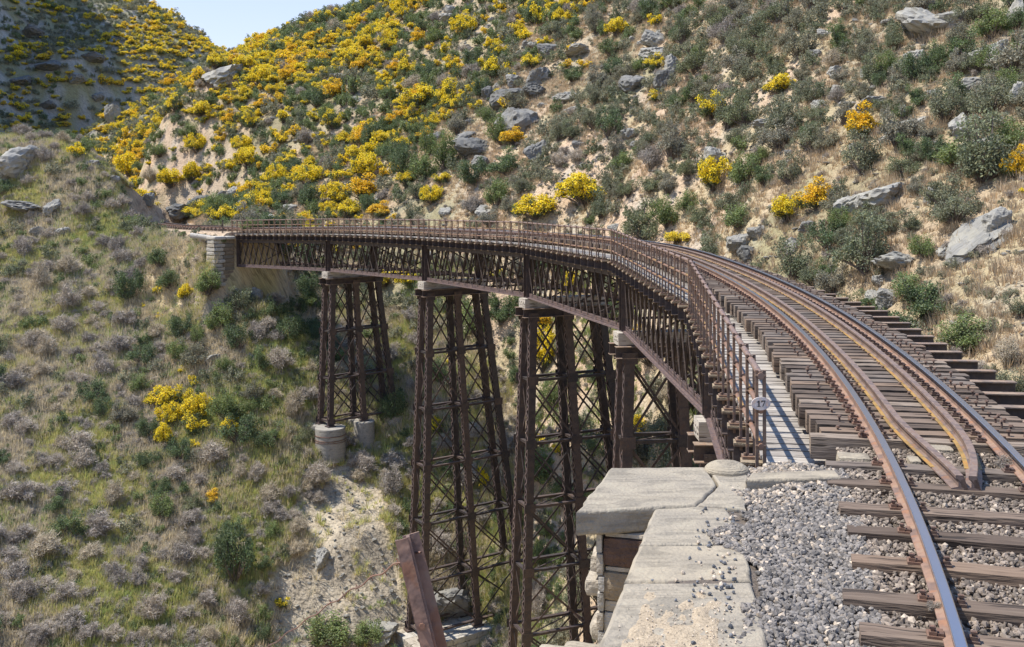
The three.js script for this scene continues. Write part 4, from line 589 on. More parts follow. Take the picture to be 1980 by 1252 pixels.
// ---------------------------------------------------------------- plants and rocks: a few shapes of each, placed one by one
class LF { // leaf faces with a colour of their own
  constructor() { this.p = []; this.n = []; this.c = []; }
  tri(a, b, c, n0, col) { const n = norm(cross(sub(b, a), sub(c, a))); for (const q of [a, b, c]) { this.p.push(...q); this.n.push(...n); this.c.push(...col); } }
  leaf(c, dir, l, w, col) { const d = norm(dir), t = norm(cross(d, [rr(-1, 1), rr(-1, 1), rr(-1, 1)])), a = add(c, d, -l / 2), b = add(c, d, l / 2), n = norm(cross(d, t)); const m1 = add(add(c, t, w / 2), n, w * 0.12), m2 = add(add(c, t, -w / 2), n, w * 0.12); this.tri(a, m1, b, n, col); this.tri(a, b, m2, n, col); }
  twig(a, b, r, col) { const d = norm(sub(b, a)); let s = cross(d, [0, 1, 0]); if (len(s) < 0.05) s = [1, 0, 0]; s = norm(s); const t = cross(s, d), P = []; for (let k = 0; k < 3; k++) P.push(add(mul(s, Math.cos(k * 2.094) * r), t, Math.sin(k * 2.094) * r)); for (let k = 0; k < 3; k++) { const u = P[k], w = P[(k + 1) % 3], n = norm(add(u, w)); this.tri(add(a, u), add(a, w), add(b, mul(w, 0.5)), n, col); this.tri(add(a, u), add(b, mul(w, 0.5)), add(b, mul(u, 0.5)), n, col); } }
  geo() { const g = new THREE.BufferGeometry(); g.setAttribute('position', new THREE.Float32BufferAttribute(this.p, 3)); g.setAttribute('normal', new THREE.Float32BufferAttribute(this.n, 3)); g.setAttribute('color', new THREE.Float32BufferAttribute(this.c, 3)); return g; }
}
const rdir = () => { for (;;) { const v = [rr(-1, 1), rr(-1, 1), rr(-1, 1)], l = len(v); if (l < 1 && l > 0.1) return mul(v, 1 / l); } };
// a shrub one metre wide: clumps over an uneven dome, leaves in each
function makeFoliage(nc, nl, ls, base, vary, tall = 0.85, flowers = 0, fcol = null) {
  const f = new LF(), fl = new LF(), st = new LF(), cl = [];
  const lobes = [[[rr(-0.06, 0.06), 0, rr(-0.06, 0.06)], rr(0.26, 0.34), rr(0.55, 0.8)]]; for (let k = 0; k < 5; k++) { const a = k * 1.257 + rr(-0.5, 0.5), q = rr(0.16, 0.34); lobes.push([[Math.cos(a) * q, 0, Math.sin(a) * q], rr(0.13, 0.24), rr(0.28, 0.85)]); }
  for (let i = 0; i < nc; i++) { const [lc, lr, lh] = lobes[i < nc * 0.3 ? 0 : 1 + i % 5], d = rdir(); d[1] = Math.abs(d[1]) * 1.1 - 0.1; const k = Math.pow(rnd(), 0.4) * rr(0.75, 1.1); cl.push([[lc[0] + d[0] * lr * k, Math.max(0.05, (0.12 + lh * (0.42 + d[1] * 0.58) * k) * tall), lc[2] + d[2] * lr * k], rr(0.075, 0.16), rr(0.7, 1.3)]); }
  for (const [c, r, tone] of cl) {
    const isF = flowers > 0 && rnd() < flowers && c[1] > 0.26 * tall;
    for (let k = 0; k < nl; k++) { const d = rdir(), q = add(c, d, r * Math.pow(rnd(), 0.45)); if (q[1] < 0.015) continue; const v = tone * rr(0.7, 1.3), h = rr(-1, 1); f.leaf(q, add(d, rdir(), 0.8), ls * rr(0.7, 1.4), ls * rr(0.45, 0.8), [base[0] * v * (1 + vary * h), base[1] * v, base[2] * v * (1 - vary * h)]); if (isF && d[1] > -0.4) for (let m = 0; m < 2; m++) { const w = rr(0.7, 1.2); fl.leaf(add(add(q, d, ls * 0.5), rdir(), ls * 0.6), rdir(), ls * 1.15, ls * 0.95, mul(fcol, w)); } }
    st.twig([rr(-0.05, 0.05), 0, rr(-0.05, 0.05)], c, 0.012, [0.15, 0.12, 0.1]);
  }
  let w = 0, h = 0; for (const q of [f.p, fl.p]) for (let i = 0; i < q.length; i += 3) { w = Math.max(w, Math.abs(q[i]), Math.abs(q[i + 2])); h = Math.max(h, q[i + 1]); } for (const q of [f.p, fl.p, st.p]) for (let i = 0; i < q.length; i++) q[i] /= i % 3 === 1 ? h : 2 * w * 0.94;
  return { f: f.geo(), fl: fl.p.length ? fl.geo() : null, st: st.geo() };
}
function makeDead(base) { // a tangle of fine twigs over a loose dome
  const t = new LF(), st = new LF(), cl = []; for (let i = 0; i < 30; i++) { const d = rdir(); d[1] = Math.abs(d[1]) * 1.1 - 0.08; const k = Math.pow(rnd(), 0.4) * rr(0.7, 1.1); cl.push([[d[0] * 0.42 * k, 0.27 + d[1] * 0.48 * k, d[2] * 0.42 * k], rr(0.10, 0.19), rr(0.7, 1.25)]); }
  for (const [c, r, tone] of cl) {
    for (let k = 0; k < 46; k++) { const d = rdir(), q = add(c, d, r * Math.pow(rnd(), 0.5)); if (q[1] < 0.02) continue; const e = norm(add(add(d, [0, 0.5, 0]), rdir(), 1.2)); t.twig(add(q, e, -0.06), add(q, e, rr(0.05, 0.11)), rr(0.0035, 0.006), mul(base, tone * rr(0.6, 1.4))); }
    for (let k = 0; k < 14; k++) { const q = add(c, rdir(), r * Math.pow(rnd(), 0.5)); if (q[1] > 0.02) t.leaf(q, rdir(), rr(0.03, 0.06), rr(0.015, 0.03), mul([base[0] * 0.8, base[1] * 0.85, base[2] * 0.75], tone * rr(0.5, 1.3))); }
    st.twig([rr(-0.05, 0.05), 0, rr(-0.05, 0.05)], c, 0.012, mul(base, 0.8));
  } return { f: t.geo(), st: st.geo() };
}
setSeed(77);
const GREEN = [0.12, 0.165, 0.055], YEL = [0.93, 0.72, 0.012], ORG = [0.93, 0.60, 0.01];
const P_OL = [0, 1, 2, 3, 4].map(k => makeFoliage(38, 105, 0.035, [[0.20, 0.205, 0.115], [0.165, 0.182, 0.095], [0.235, 0.222, 0.14], [0.175, 0.192, 0.09], [0.25, 0.232, 0.165]][k], 0.12));
const P_GR = [0, 1, 2].map(k => makeFoliage(38, 105, 0.035, [GREEN, [0.16, 0.205, 0.055], [0.105, 0.15, 0.055]][k], 0.15));
const P_GO = [0, 1, 2, 3].map(k => makeFoliage(38, 100, 0.035, [0.085, 0.115, 0.03], 0.15, 0.85, [0.85, 0.6, 0.92, 0.42][k], k === 2 ? ORG : YEL));
const P_DE = [0, 1, 2, 3].map(k => makeDead([[0.45, 0.385, 0.31], [0.39, 0.335, 0.28], [0.50, 0.42, 0.305], [0.34, 0.295, 0.25]][k]));
const FAR_OL = [0, 1].map(k => makeFoliage(22, 42, 0.064, [[0.172, 0.188, 0.098], [0.22, 0.215, 0.13]][k], 0.12)), FAR_GO = [0, 1, 2, 3].map(k => makeFoliage(24, 40, 0.06, [[0.11, 0.145, 0.04], [0.14, 0.15, 0.06]][k % 2], 0.15, 0.85, [0.85, 0.6, 0.4, 0.7][k], [YEL, [0.9, 0.68, 0.012], YEL, [0.92, 0.64, 0.01]][k]));
const FAR_GR = [0, 1].map(k => makeFoliage(22, 42, 0.064, [GREEN, [0.145, 0.185, 0.055]][k], 0.15));
const flowM = leafM;
const ALL = []; // everything planted: {kind, x, y, z, w, h, rot, proto, pxs}
function plant(kind, x, z, w, h, proto, sink = 0.06, extra = {}) { const y = groundY(x, z) - h * sink, d = -z; ALL.push({ kind, x, y, z, w, h, rot: rnd() * 6.28, proto, pxs: w * F / d, ...extra, p: proj(x, y + h * 0.45, z) }); }
// surveyed plants: [pixel x, y of the middle, width, height]
const survey = (kind, list, proto, o = {}) => list.forEach(([ix, iy, w, h, pr, tilt], i) => { const g = hit(ix, iy + h * 0.32, 14); if (!g || g[3] > 300) return; if (kind === 'dead' && w > 60) { for (let m = 0; m < 4; m++) plant('dead', g[0] + rr(-0.3, 0.3) * w * g[3] / F, g[2] + rr(-0.3, 0.2) * w * g[3] / F, w * rr(0.42, 0.62) * g[3] / F, h * rr(0.5, 0.8) * g[3] / F, Math.floor(rnd() * 4), 0.06, { big: true }); return; } plant(kind, g[0], g[2], w * 1.1 * g[3] / F, h * 1.2 * g[3] / F, pr !== undefined ? pr : typeof proto === 'function' ? proto(i) : proto, 0.06, { big: true, tilt, ...o }); });
survey('gorse', [[1043, 38, 36, 46, 2], [1198, 60, 55, 35, 0], [1272, 43, 36, 32, 1], [1266, 127, 45, 34, 3], [1505, 172, 62, 40, 0], [1378, 215, 68, 55, 3], [1670, 250, 88, 70, 2], [1380, 350, 70, 65, 0], [1522, 416, 66, 52, 0], [1580, 388, 78, 62, 2], [1962, 330, 54, 64, 2], [1985, 378, 24, 22, 0], [1130, 378, 112, 62, 0], [1035, 408, 84, 46, 0], [835, 382, 52, 36, 0], [1312, 466, 56, 22, 0], [1270, 190, 40, 24, 3], [720, 290, 36, 36, 0], [690, 300, 50, 30, 0], [535, 342, 42, 42, 0], [595, 345, 62, 44, 0], [700, 368, 84, 50, 2], [650, 380, 60, 44, 0], [735, 408, 60, 30, 2], [640, 405, 40, 26, 0], [785, 135, 42, 42, 1], [810, 76, 44, 34, 2], [745, 175, 40, 30, 3], [870, 170, 40, 30, 3],
[357, 570, 40, 32, 0], [305, 562, 28, 18, 2], [277, 590, 12, 10, 0], [306, 612, 18, 13, 0], [293, 633, 12, 11, 0], [373, 742, 26, 24, 2], [310, 772, 62, 40, 0], [330, 806, 50, 44, 0], [372, 792, 62, 50, 0], [316, 846, 44, 46, 0], [370, 826, 64, 44, 3], [440, 832, 46, 40, 0], [350, 770, 50, 40, 3], [375, 860, 24, 20, 0], [408, 960, 40, 24, 2], [540, 1170, 30, 20, 2], [503, 1176, 14, 12, 0], [350, 716, 20, 14, 0],
[1050, 692, 62, 84, 0], [1048, 620, 50, 40, 2], [1235, 842, 56, 52, 0], [1230, 655, 56, 36, 2], [790, 545, 50, 34, 0], [745, 542, 60, 34, 0], [935, 930, 24, 44, 0], [1045, 858, 30, 24, 0], [870, 700, 20, 20, 0], [1100, 560, 40, 50, 0], [960, 540, 30, 26, 2],
[255, 328, 74, 52, 0], [330, 348, 56, 36, 0], [368, 338, 44, 40, 0], [150, 292, 36, 30, 0], [480, 310, 52, 40, 0], [470, 280, 40, 30, 0], [548, 225, 36, 30, 0], [380, 280, 44, 38, 0]], 0);
survey('green', [[497, 538, 44, 22, 0], [525, 542, 50, 26, 2], [552, 548, 50, 28, 0], [575, 560, 50, 30, 2], [590, 582, 50, 34, 1], [530, 560, 60, 40, 2], [570, 592, 60, 50, 0], [482, 547, 40, 30, 1], [600, 560, 50, 50, 2], [520, 600, 50, 40, 0], [762, 790, 60, 60, 2], [745, 800, 50, 50, 0], [560, 640, 60, 50, 2], [400, 560, 60, 50], [250, 560, 60, 60], [330, 540, 60, 50], [440, 790, 70, 60], [460, 840, 80, 60], [520, 850, 60, 50], [420, 620, 60, 60], [340, 880, 50, 50], [450, 1090, 90, 110, 2], [350, 680, 50, 40], [310, 500, 60, 50, 0], [640, 1225, 110, 60, 1], [700, 1230, 70, 50, 1], [460, 660, 60, 50], [500, 700, 50, 50], [385, 650, 40, 40], [1605, 470, 80, 60], [1600, 530, 50, 40], [1630, 435, 60, 46], [1430, 430, 80, 50, 1], [1290, 420, 60, 60, 1], [1790, 590, 120, 80, 0], [1860, 660, 100, 70, 1], [1740, 650, 110, 70, 2], [1690, 600, 80, 50, 0], [980, 320, 80, 50, 0], [960, 380, 60, 60, 1], [860, 300, 50, 80, 1], [830, 280, 50, 60, 1], [1180, 250, 60, 60, 2], [970, 260, 60, 60], [920, 340, 70, 50, 2], [600, 385, 52, 48, 2], [310, 290, 50, 30], [820, 330, 70, 60, 1], [780, 320, 60, 60, 2], [1850, 310, 120, 60, 1], [1920, 60, 80, 60, 1]], i => i % 3);
survey('dead', [[90, 890, 76, 58], [75, 650, 100, 70], [565, 788, 52, 56], [515, 645, 100, 56], [540, 700, 60, 50], [20, 1040, 120, 70], [45, 1115, 120, 80], [240, 1095, 90, 70], [290, 1180, 60, 60], [540, 975, 100, 64], [690, 890, 110, 60], [755, 940, 56, 60], [600, 940, 70, 50], [455, 1195, 60, 60], [215, 960, 50, 50], [360, 1040, 70, 60], [130, 580, 60, 56], [40, 480, 46, 44], [75, 540, 40, 60], [225, 475, 36, 40], [610, 920, 60, 50], [380, 1220, 90, 60], [60, 1230, 90, 60], [250, 1240, 70, 50], [410, 880, 60, 50], [480, 900, 70, 56], [290, 340, 34, 30], [85, 300, 40, 40], [1835, 690, 70, 60], [1900, 720, 80, 60], [1945, 700, 60, 60], [1040, 1150, 90, 90]], i => i % 4);
// boulders
setSeed(88);
function makeRock(sd, n, amp) { const g = new THREE.IcosahedronGeometry(1, 7), p = g.attributes.position, uv = g.attributes.uv, pl = []; setSeed(sd); for (let i = 0; i < n; i++) pl.push([rdir(), rr(0.5, 0.95)]); pl.push([norm([rr(-0.3, 0.3), 1, rr(-0.3, 0.3)]), 0.6]);
  for (let i = 0; i < p.count; i++) { const d = norm([p.getX(i), p.getY(i), p.getZ(i)]); let r = 1.15; for (const [q, k] of pl) { const c = dot(q, d); if (c > 0.01) r = Math.min(r, k / c); } const cr = Math.abs(fbm(d[0] * 2.2 + sd * 3, d[1] * 2.2, d[2] * 2.2, 3) - 0.5); const strata = Math.abs(((d[1] * r * 3.2 + d[0] * 0.9 + fbm(d[0] * 2 + sd, d[1] * 2, d[2] * 2, 2)) % 1 + 1) % 1 - 0.5); r *= 1 + amp * (fbm(d[0] * 3 + sd, d[1] * 3, d[2] * 3, 4) - 0.5) - (strata < 0.12 ? 0.075 : 0) - (cr < 0.03 ? 0.09 * (1 - cr / 0.03) : 0) + 0.10 * (fbm(d[0] * 9 + sd, d[1] * 14, d[2] * 9, 3) - 0.5); p.setXYZ(i, d[0] * r, d[1] * r, d[2] * r); }
  g.computeVertexNormals(); const nn = g.attributes.normal; for (let i = 0; i < p.count; i += 3) { const a = [Math.abs(nn.getX(i)), Math.abs(nn.getY(i)), Math.abs(nn.getZ(i))], m = a[0] > a[1] && a[0] > a[2] ? 0 : a[1] > a[2] ? 1 : 2; for (let k = i; k < i + 3; k++) uv.setXY(k, m === 0 ? p.getZ(k) : p.getX(k), m === 1 ? p.getZ(k) : p.getY(k)); } return g; }
const P_RK = [3, 17, 29, 41, 57, 73].map((s, i) => makeRock(s, [7, 6, 9, 6, 8, 5][i], 0.3));
setSeed(91);
survey('rock', [[1000, 232, 62, 62, 1], [982, 186, 56, 40, 3], [946, 178, 26, 34, 3], [1035, 175, 38, 24, 3], [1040, 150, 46, 34, 1], [998, 155, 36, 24, 0], [1095, 187, 52, 24, 0], [1268, 75, 42, 30, 0], [1268, 102, 48, 26, 2], [1300, 128, 30, 40, 0], [1225, 160, 42, 32, 1], [1286, 158, 40, 36, 3], [1218, 262, 36, 24, 0], [1235, 280, 28, 18, 1], [925, 282, 66, 34, 3], [935, 312, 36, 24, 1], [903, 262, 54, 22, 1], [1040, 292, 42, 36, 1], [870, 18, 26, 18, 2], [868, 32, 32, 14, 2], [1800, 48, 96, 48, 2], [1775, 55, 54, 40, 2], [1838, 42, 48, 32, 2], [1918, 106, 72, 40, 2], [1968, 30, 44, 54, 2], [1972, 185, 34, 62, 2], [1890, 165, 44, 28, 0], [1862, 246, 48, 52, 2], [1912, 282, 48, 32, 2], [1385, 308, 48, 42, 2], [1652, 397, 62, 36, 2], [1706, 382, 78, 42, 2], [1893, 462, 118, 32, 0, 0.72], [1915, 475, 60, 24, 1, 0.72], [1930, 430, 50, 60, 2], [1660, 292, 42, 26, 0], [1585, 206, 26, 26, 2], [1625, 176, 26, 20, 2], [1772, 112, 40, 32, 2], [1720, 582, 44, 32, 0], [1700, 545, 24, 22, 2], [1695, 578, 36, 26, 2], [1430, 470, 48, 34, 0], [1442, 492, 42, 34, 3], [1530, 476, 26, 32, 0], [1735, 506, 66, 32, 0], [1800, 380, 34, 40, 0], [1465, 450, 30, 26, 0], [1830, 490, 30, 24, 2], [1660, 470, 26, 22, 2], [1560, 440, 30, 24, 1],
[655, 148, 38, 20, 0], [440, 140, 84, 34, 2], [470, 108, 40, 18, 2], [402, 390, 62, 38, 3], [350, 416, 52, 24, 3], [425, 384, 36, 30, 0], [440, 406, 30, 20, 0], [452, 372, 30, 24, 2], [935, 408, 34, 18, 2], [1690, 200, 50, 20, 0], [560, 400, 26, 16, 2], [500, 372, 30, 18, 2], [840, 268, 40, 20, 3], [1125, 95, 60, 22, 0], [1060, 95, 40, 24, 1], [1480, 240, 40, 16, 0],
[220, 216, 26, 46, 2], [153, 146, 30, 20, 1], [175, 106, 40, 16, 3], [190, 182, 18, 16, 1], [100, 120, 40, 16, 3], [40, 150, 36, 14, 3], [60, 60, 40, 16, 3], [90, 200, 30, 12, 3],
[38, 302, 80, 52, 2], [6, 336, 34, 22, 2], [100, 398, 26, 28, 0], [48, 392, 64, 16, 1], [72, 286, 28, 14, 0], [120, 445, 26, 14, 2], [70, 442, 24, 12, 2], [290, 410, 20, 22, 0], [216, 342, 26, 14, 2], [175, 312, 24, 14, 0], [495, 565, 20, 30, 2], [410, 690, 26, 14, 2], [735, 1215, 60, 30, 0], [620, 1080, 34, 40, 2], [855, 1160, 90, 50, 1]].map(r => r), 0, {});
// scattered planting, patchy, with spacing
const occ = new Map(); const occKey = (x, z) => Math.floor(x / 2) + ',' + Math.floor(z / 2);
function free(x, z, r) { for (let a = -1; a <= 1; a++) for (let b = -1; b <= 1; b++) for (const q of occ.get((Math.floor(x / 2) + a) + ',' + (Math.floor(z / 2) + b)) || []) if (Math.hypot(q[0] - x, q[1] - z) < (r + q[2]) * 0.5) return false; return true; }
function claim(x, z, r) { const k = occKey(x, z); if (!occ.has(k)) occ.set(k, []); occ.get(k).push([x, z, r]); }
ALL.forEach(a => claim(a.x, a.z, a.w * 0.8));
const TOW = [1, 2, 3, 4, 5].map(i => { const q = off(SK + SPAN * i, 0.6); return [q[0], q[2]]; });
function clear(x, z, r) { const [d, s, e] = trackYAt(x, z); if (d < r && s < 112 && groundY(x, z) > e - 3.4) return false; if (s < 3 && d < 6) return false; for (const t of TOW) if (Math.hypot(t[0] - x, t[1] - z) < 2.3) return false; return true; }
const inView = (x, y, z, m) => { if (z > -4) return false; const [ix, iy] = proj(x, y, z); return ix > -m && ix < 1980 + m && iy > -m && iy < 1252 + m; };
function scatter(n, x0, x1, z0, z1, fn) { for (let i = 0; i < n; i++) { const x = rr(x0, x1), z = rr(z0, z1), y = groundY(x, z); if (!inView(x, y, z, 90)) continue; fn(x, z, y); } }
// smaller rocks on the hillside
setSeed(105);
scatter(4200, -46, 52, -118, -14, (x, z, y) => { if (isSpur(x, z) || y < -3) return; const d = fbm(x / 6 + 13, z / 6, 31, 3); if (rnd() > sstep(0.46, 0.62, d) * 0.7 + 0.04) return; const w = Math.pow(rnd(), 2.2) * 1.1 + 0.3; if (!free(x, z, w) || !clear(x, z, 2.6)) return; claim(x, z, w); plant('rock', x, z, w, w * rr(0.45, 0.8), [0, 1, 2, 2][Math.floor(rnd() * 4)], 0.2); });
setSeed(101);
// near hillside behind the line
scatter(90000, -46, 52, -118, -14, (x, z, y) => { if (isSpur(x, z)) return; const d = fbm(x / 7 + 3, z / 7, 12, 3), [ix, iy] = proj(x, y, z), up = sstep(380, 120, iy) * sstep(1150, 1400, ix); const low = y < -2.5 ? 0.3 : 0; if (rnd() > sstep(0.45 - up * 0.2 - low, 0.53 - up * 0.15 - low, d) * 0.62 + 0.03 + up * 0.32) return; const w = Math.pow(rnd(), 1.1) * 2.1 + 1.0; if (!free(x, z, w * 0.53) || !clear(x, z, 3.3)) return; claim(x, z, w * 0.53); const g = fbm(x / 11 + 50, z / 11, 4, 2) * 0.7 + rnd() * 0.3, mid = z < -82 && x < 10;
  if (mid && rnd() < 0.32) plant('gorse', x, z, w * 1.15, w * rr(0.7, 1.1), Math.floor(rnd() * 4)); else if (g > 0.61 || (mid && rnd() < 0.45)) plant('green', x, z, w, w * rr(0.75, 1.05), Math.floor(rnd() * 3)); else if (rnd() < 0.09) plant('dead', x, z, w * 0.9, w * 0.8, Math.floor(rnd() * 4)); else plant('olive', x, z, w, w * rr(0.75, 1.1), Math.floor(rnd() * 5)); });
// ridge beyond, thick with flowering gorse
setSeed(102);
scatter(40000, -95, 30, -190, -96, (x, z, y) => { if (isSpur(x, z) || z < -165 && x < -45) return; const d = fbm(x / 12 + 8, z / 12, 2, 3); const w = Math.pow(rnd(), 1.3) * 1.9 + 1.3; if (!free(x, z, w * 0.54) || !clear(x, z, 4)) return; claim(x, z, w * 0.54); const r = rnd(); if (r < lerp(0.08, 0.56, sstep(0.43, 0.56, fbm((x + z * 0.5) / 9 + 8, (z - x * 0.3) / 16, 2, 3)))) plant('gorse', x, z, w * rr(1.1, 1.5), w * rr(0.65, 1.1), Math.floor(rnd() * 4)); else if (r < 0.8) plant('green', x, z, w, w * 0.85, Math.floor(rnd() * 3)); else plant(rnd() < 0.25 ? 'dead' : 'olive', x, z, w, w * 0.85, Math.floor(rnd() * 4)); });
// shaded hill far off
setSeed(103);
scatter(120000, -128, -35, -262, -164, (x, z, y) => { const [ix, iy] = proj(x, y, z), d = fbm(x / 14 + 1, z / 14, 6, 3), w = Math.pow(rnd(), 1.3) * 2.2 + 1.4; if (!free(x, z, w * 0.82)) return; const rt = sstep(0, 330, ix);  claim(x, z, w * 0.82); if (rnd() < lerp(0.5, 0.72, rt) * lerp(0.35, 1.4, sstep(0.42, 0.58, d))) plant('gorse', x, z, w * 1.25, w * rr(0.6, 0.95), Math.floor(rnd() * 4)); else plant('olive', x, z, w, w * 0.75, Math.floor(rnd() * 5)); });
// grassy spur below the far abutment
setSeed(104);
scatter(32000, -62, 6, -98, -40, (x, z, y) => { if (!isSpur(x, z) || scarpAt(x, z) > 0.35) return; const d = fbm(x / 8 + 21, z / 8, 3, 3), [ix, iy] = proj(x, y, z), w = Math.pow(rnd(), 1.4) * 1.7 + 0.7, bd = Math.exp(-(((ix - 430) / 150) ** 2)) * sstep(470, 550, iy) * sstep(960, 870, iy); if (rnd() > 0.3 + 0.7 * sstep(0.42, 0.56, d) + bd) return; if (!free(x, z, w * lerp(0.66, 0.5, bd)) || !clear(x, z, 2.6)) return; claim(x, z, w * lerp(0.66, 0.5, bd)); const r = rnd(), band = Math.exp(-(((ix - 430) / 150) ** 2)) * sstep(470, 550, iy) * sstep(960, 870, iy); if (r < 0.24 + 0.36 * band) plant('green', x, z, w, w * 0.85, Math.floor(rnd() * 3)); else if (r < 0.44 + 0.46 * band) plant('olive', x, z, w * (1 + 0.4 * band), w * (0.85 + 0.4 * band), Math.floor(rnd() * 5)); else plant('dead', x, z, w * 1.1, w * rr(0.7, 0.95), Math.floor(rnd() * 4)); });
// thickets surveyed on the steep faces, where planting by plan leaves gaps
setSeed(106);
const thicket = (n, x0, x1, y0, y1, dmin, sp, fn) => { for (let i = 0; i < n; i++) { const h = hit(rr(x0, x1), rr(y0, y1), dmin); if (!h || h[3] > 290 || !clear(h[0], h[2], 2.6)) continue; const w = fn.w(h); if (!free(h[0], h[2], w * sp)) continue; claim(h[0], h[2], w * sp); fn.p(h, w); } };
thicket(2600, -50, 420, -40, 310, 150, 0.3, { w: () => Math.pow(rnd(), 1.3) * 1.9 + 1.3, p: (h, w) => { if (h[2] > -164) return; const d = fbm(h[0] / 12 + 1, h[1] / 12, 6, 3), rt = sstep(0, 300, proj(h[0], h[1], h[2])[0]); if (rnd() < lerp(0.42, 0.7, rt) * lerp(0.5, 1.35, sstep(0.42, 0.58, d))) plant('gorse', h[0], h[2], w * 1.2, w * rr(0.7, 0.95), Math.floor(rnd() * 4)); else plant(rnd() < 0.5 ? 'olive' : 'green', h[0], h[2], w * 1.1, w * 0.85, Math.floor(rnd() * 3)); } });
thicket(1100, 195, 600, 215, 405, 86, 0.5, { w: () => Math.pow(rnd(), 1.2) * 1.6 + 1.0, p: (h, w) => { if (isSpur(h[0], h[2])) return; const r = rnd(); plant(r < 0.45 ? 'gorse' : r < 0.8 ? 'green' : 'olive', h[0], h[2], w * 1.1, w * rr(0.7, 0.95), Math.floor(rnd() * 3)); } });
thicket(900, 470, 650, 525, 700, 60, 0.5, { w: () => Math.pow(rnd(), 1.3) * 1.2 + 0.6, p: (h, w) => plant(rnd() < 0.7 ? 'green' : 'olive', h[0], h[2], w, w * 0.8, Math.floor(rnd() * 3)) });
thicket(2600, 760, 1420, 540, 1100, 40, 0.5, { w: () => Math.pow(rnd(), 1.2) * 1.7 + 0.8, p: (h, w) => { const r = rnd(); plant(r < 0.42 ? 'green' : r < 0.86 ? 'olive' : r < 0.93 ? 'dead' : 'gorse', h[0], h[2], w, w * rr(0.75, 1.0), Math.floor(rnd() * 3)); } });
// ---------------------------------------------------------------- labels that find each one again by its neighbours
const LAND = [['the folded grey boulder', 1000, 232], ['the round gorse by the white rock', 1380, 350], ['the rocky slope orange gorse', 1670, 250], ['the double gorse above the track', 1550, 405], ['the broad gorse above the handrail', 1130, 378], ['the slanting grey slab', 1895, 465], ['the flat slab pair', 1690, 390], ['the pale cliff at the hilltop', 1800, 48], ['the stacked pale rocks', 1268, 90], ['the hilltop orange gorse', 1043, 38], ['the small gorse in olive scrub', 1505, 172], ['the far stone abutment', 430, 490], ['the hooped concrete footing', 640, 870], ['the pale clay scarp', 680, 1050], ['the big boulder on the knob', 38, 302], ['the skyline notch', 415, 105], ['the tilted gully slab', 220, 216], ['the dark rocks of the cutting', 400, 390], ['the gorse cluster on the spur', 345, 800], ['the gorse below the abutment', 340, 566], ['the tall dark spur bush', 450, 1090], ['the gorse between the tower legs', 1050, 692], ['the gorse massed beyond the handrail', 680, 365], ['the ridge crest', 620, 60], ['the white rocks by the deck edge', 1700, 565], ['the lone orange edge gorse', 1962, 330]];
const DIRS = (dx, dy) => Math.abs(dy) > Math.abs(dx) * 0.8 ? (dy < 0 ? 'uphill of' : 'downhill of') : dx < 0 ? 'left of' : 'right of';
const ONES = ['first', 'second', 'third', 'fourth', 'fifth', 'sixth', 'seventh', 'eighth', 'ninth', 'tenth', 'eleventh', 'twelfth', 'thirteenth', 'fourteenth', 'fifteenth', 'sixteenth', 'seventeenth', 'eighteenth', 'nineteenth'];
const ordinal = k => k === 0 ? 'closest' : k < 19 ? ONES[k] : ['twent', 'thirt', 'fort', 'fift'][Math.floor((k + 1) / 10) - 2] + ((k + 1) % 10 ? 'y-' + ONES[(k + 1) % 10 - 1] : 'ieth');
const KN2 = { olive: ['shrub', 'grey-green shrub', 'shrub'], green: ['green_shrub', 'leafy green shrub', 'shrub'], gorse: ['gorse_bush', 'yellow flowering gorse', 'gorse bush'], dead: ['dead_shrub', 'grey-brown twiggy dead shrub', 'dead shrub'], rock: ['boulder', 'grey schist rock', 'boulder'] };
const LIM = { olive: 300, green: 290, gorse: 296, dead: 298, rock: 290 };
const groups = {}; ALL.forEach(a => { if (a.p[0] > -60 && a.p[0] < 2040 && a.p[1] > -60 && a.p[1] < 1310) (groups[a.kind] = groups[a.kind] || []).push(a); });
const protoOf = { olive: P_OL, green: P_GR, gorse: P_GO, dead: P_DE };
const bases = {}; // first of each kind and shape; the others are clones
const dm2 = new THREE.Object3D(), counts = {};
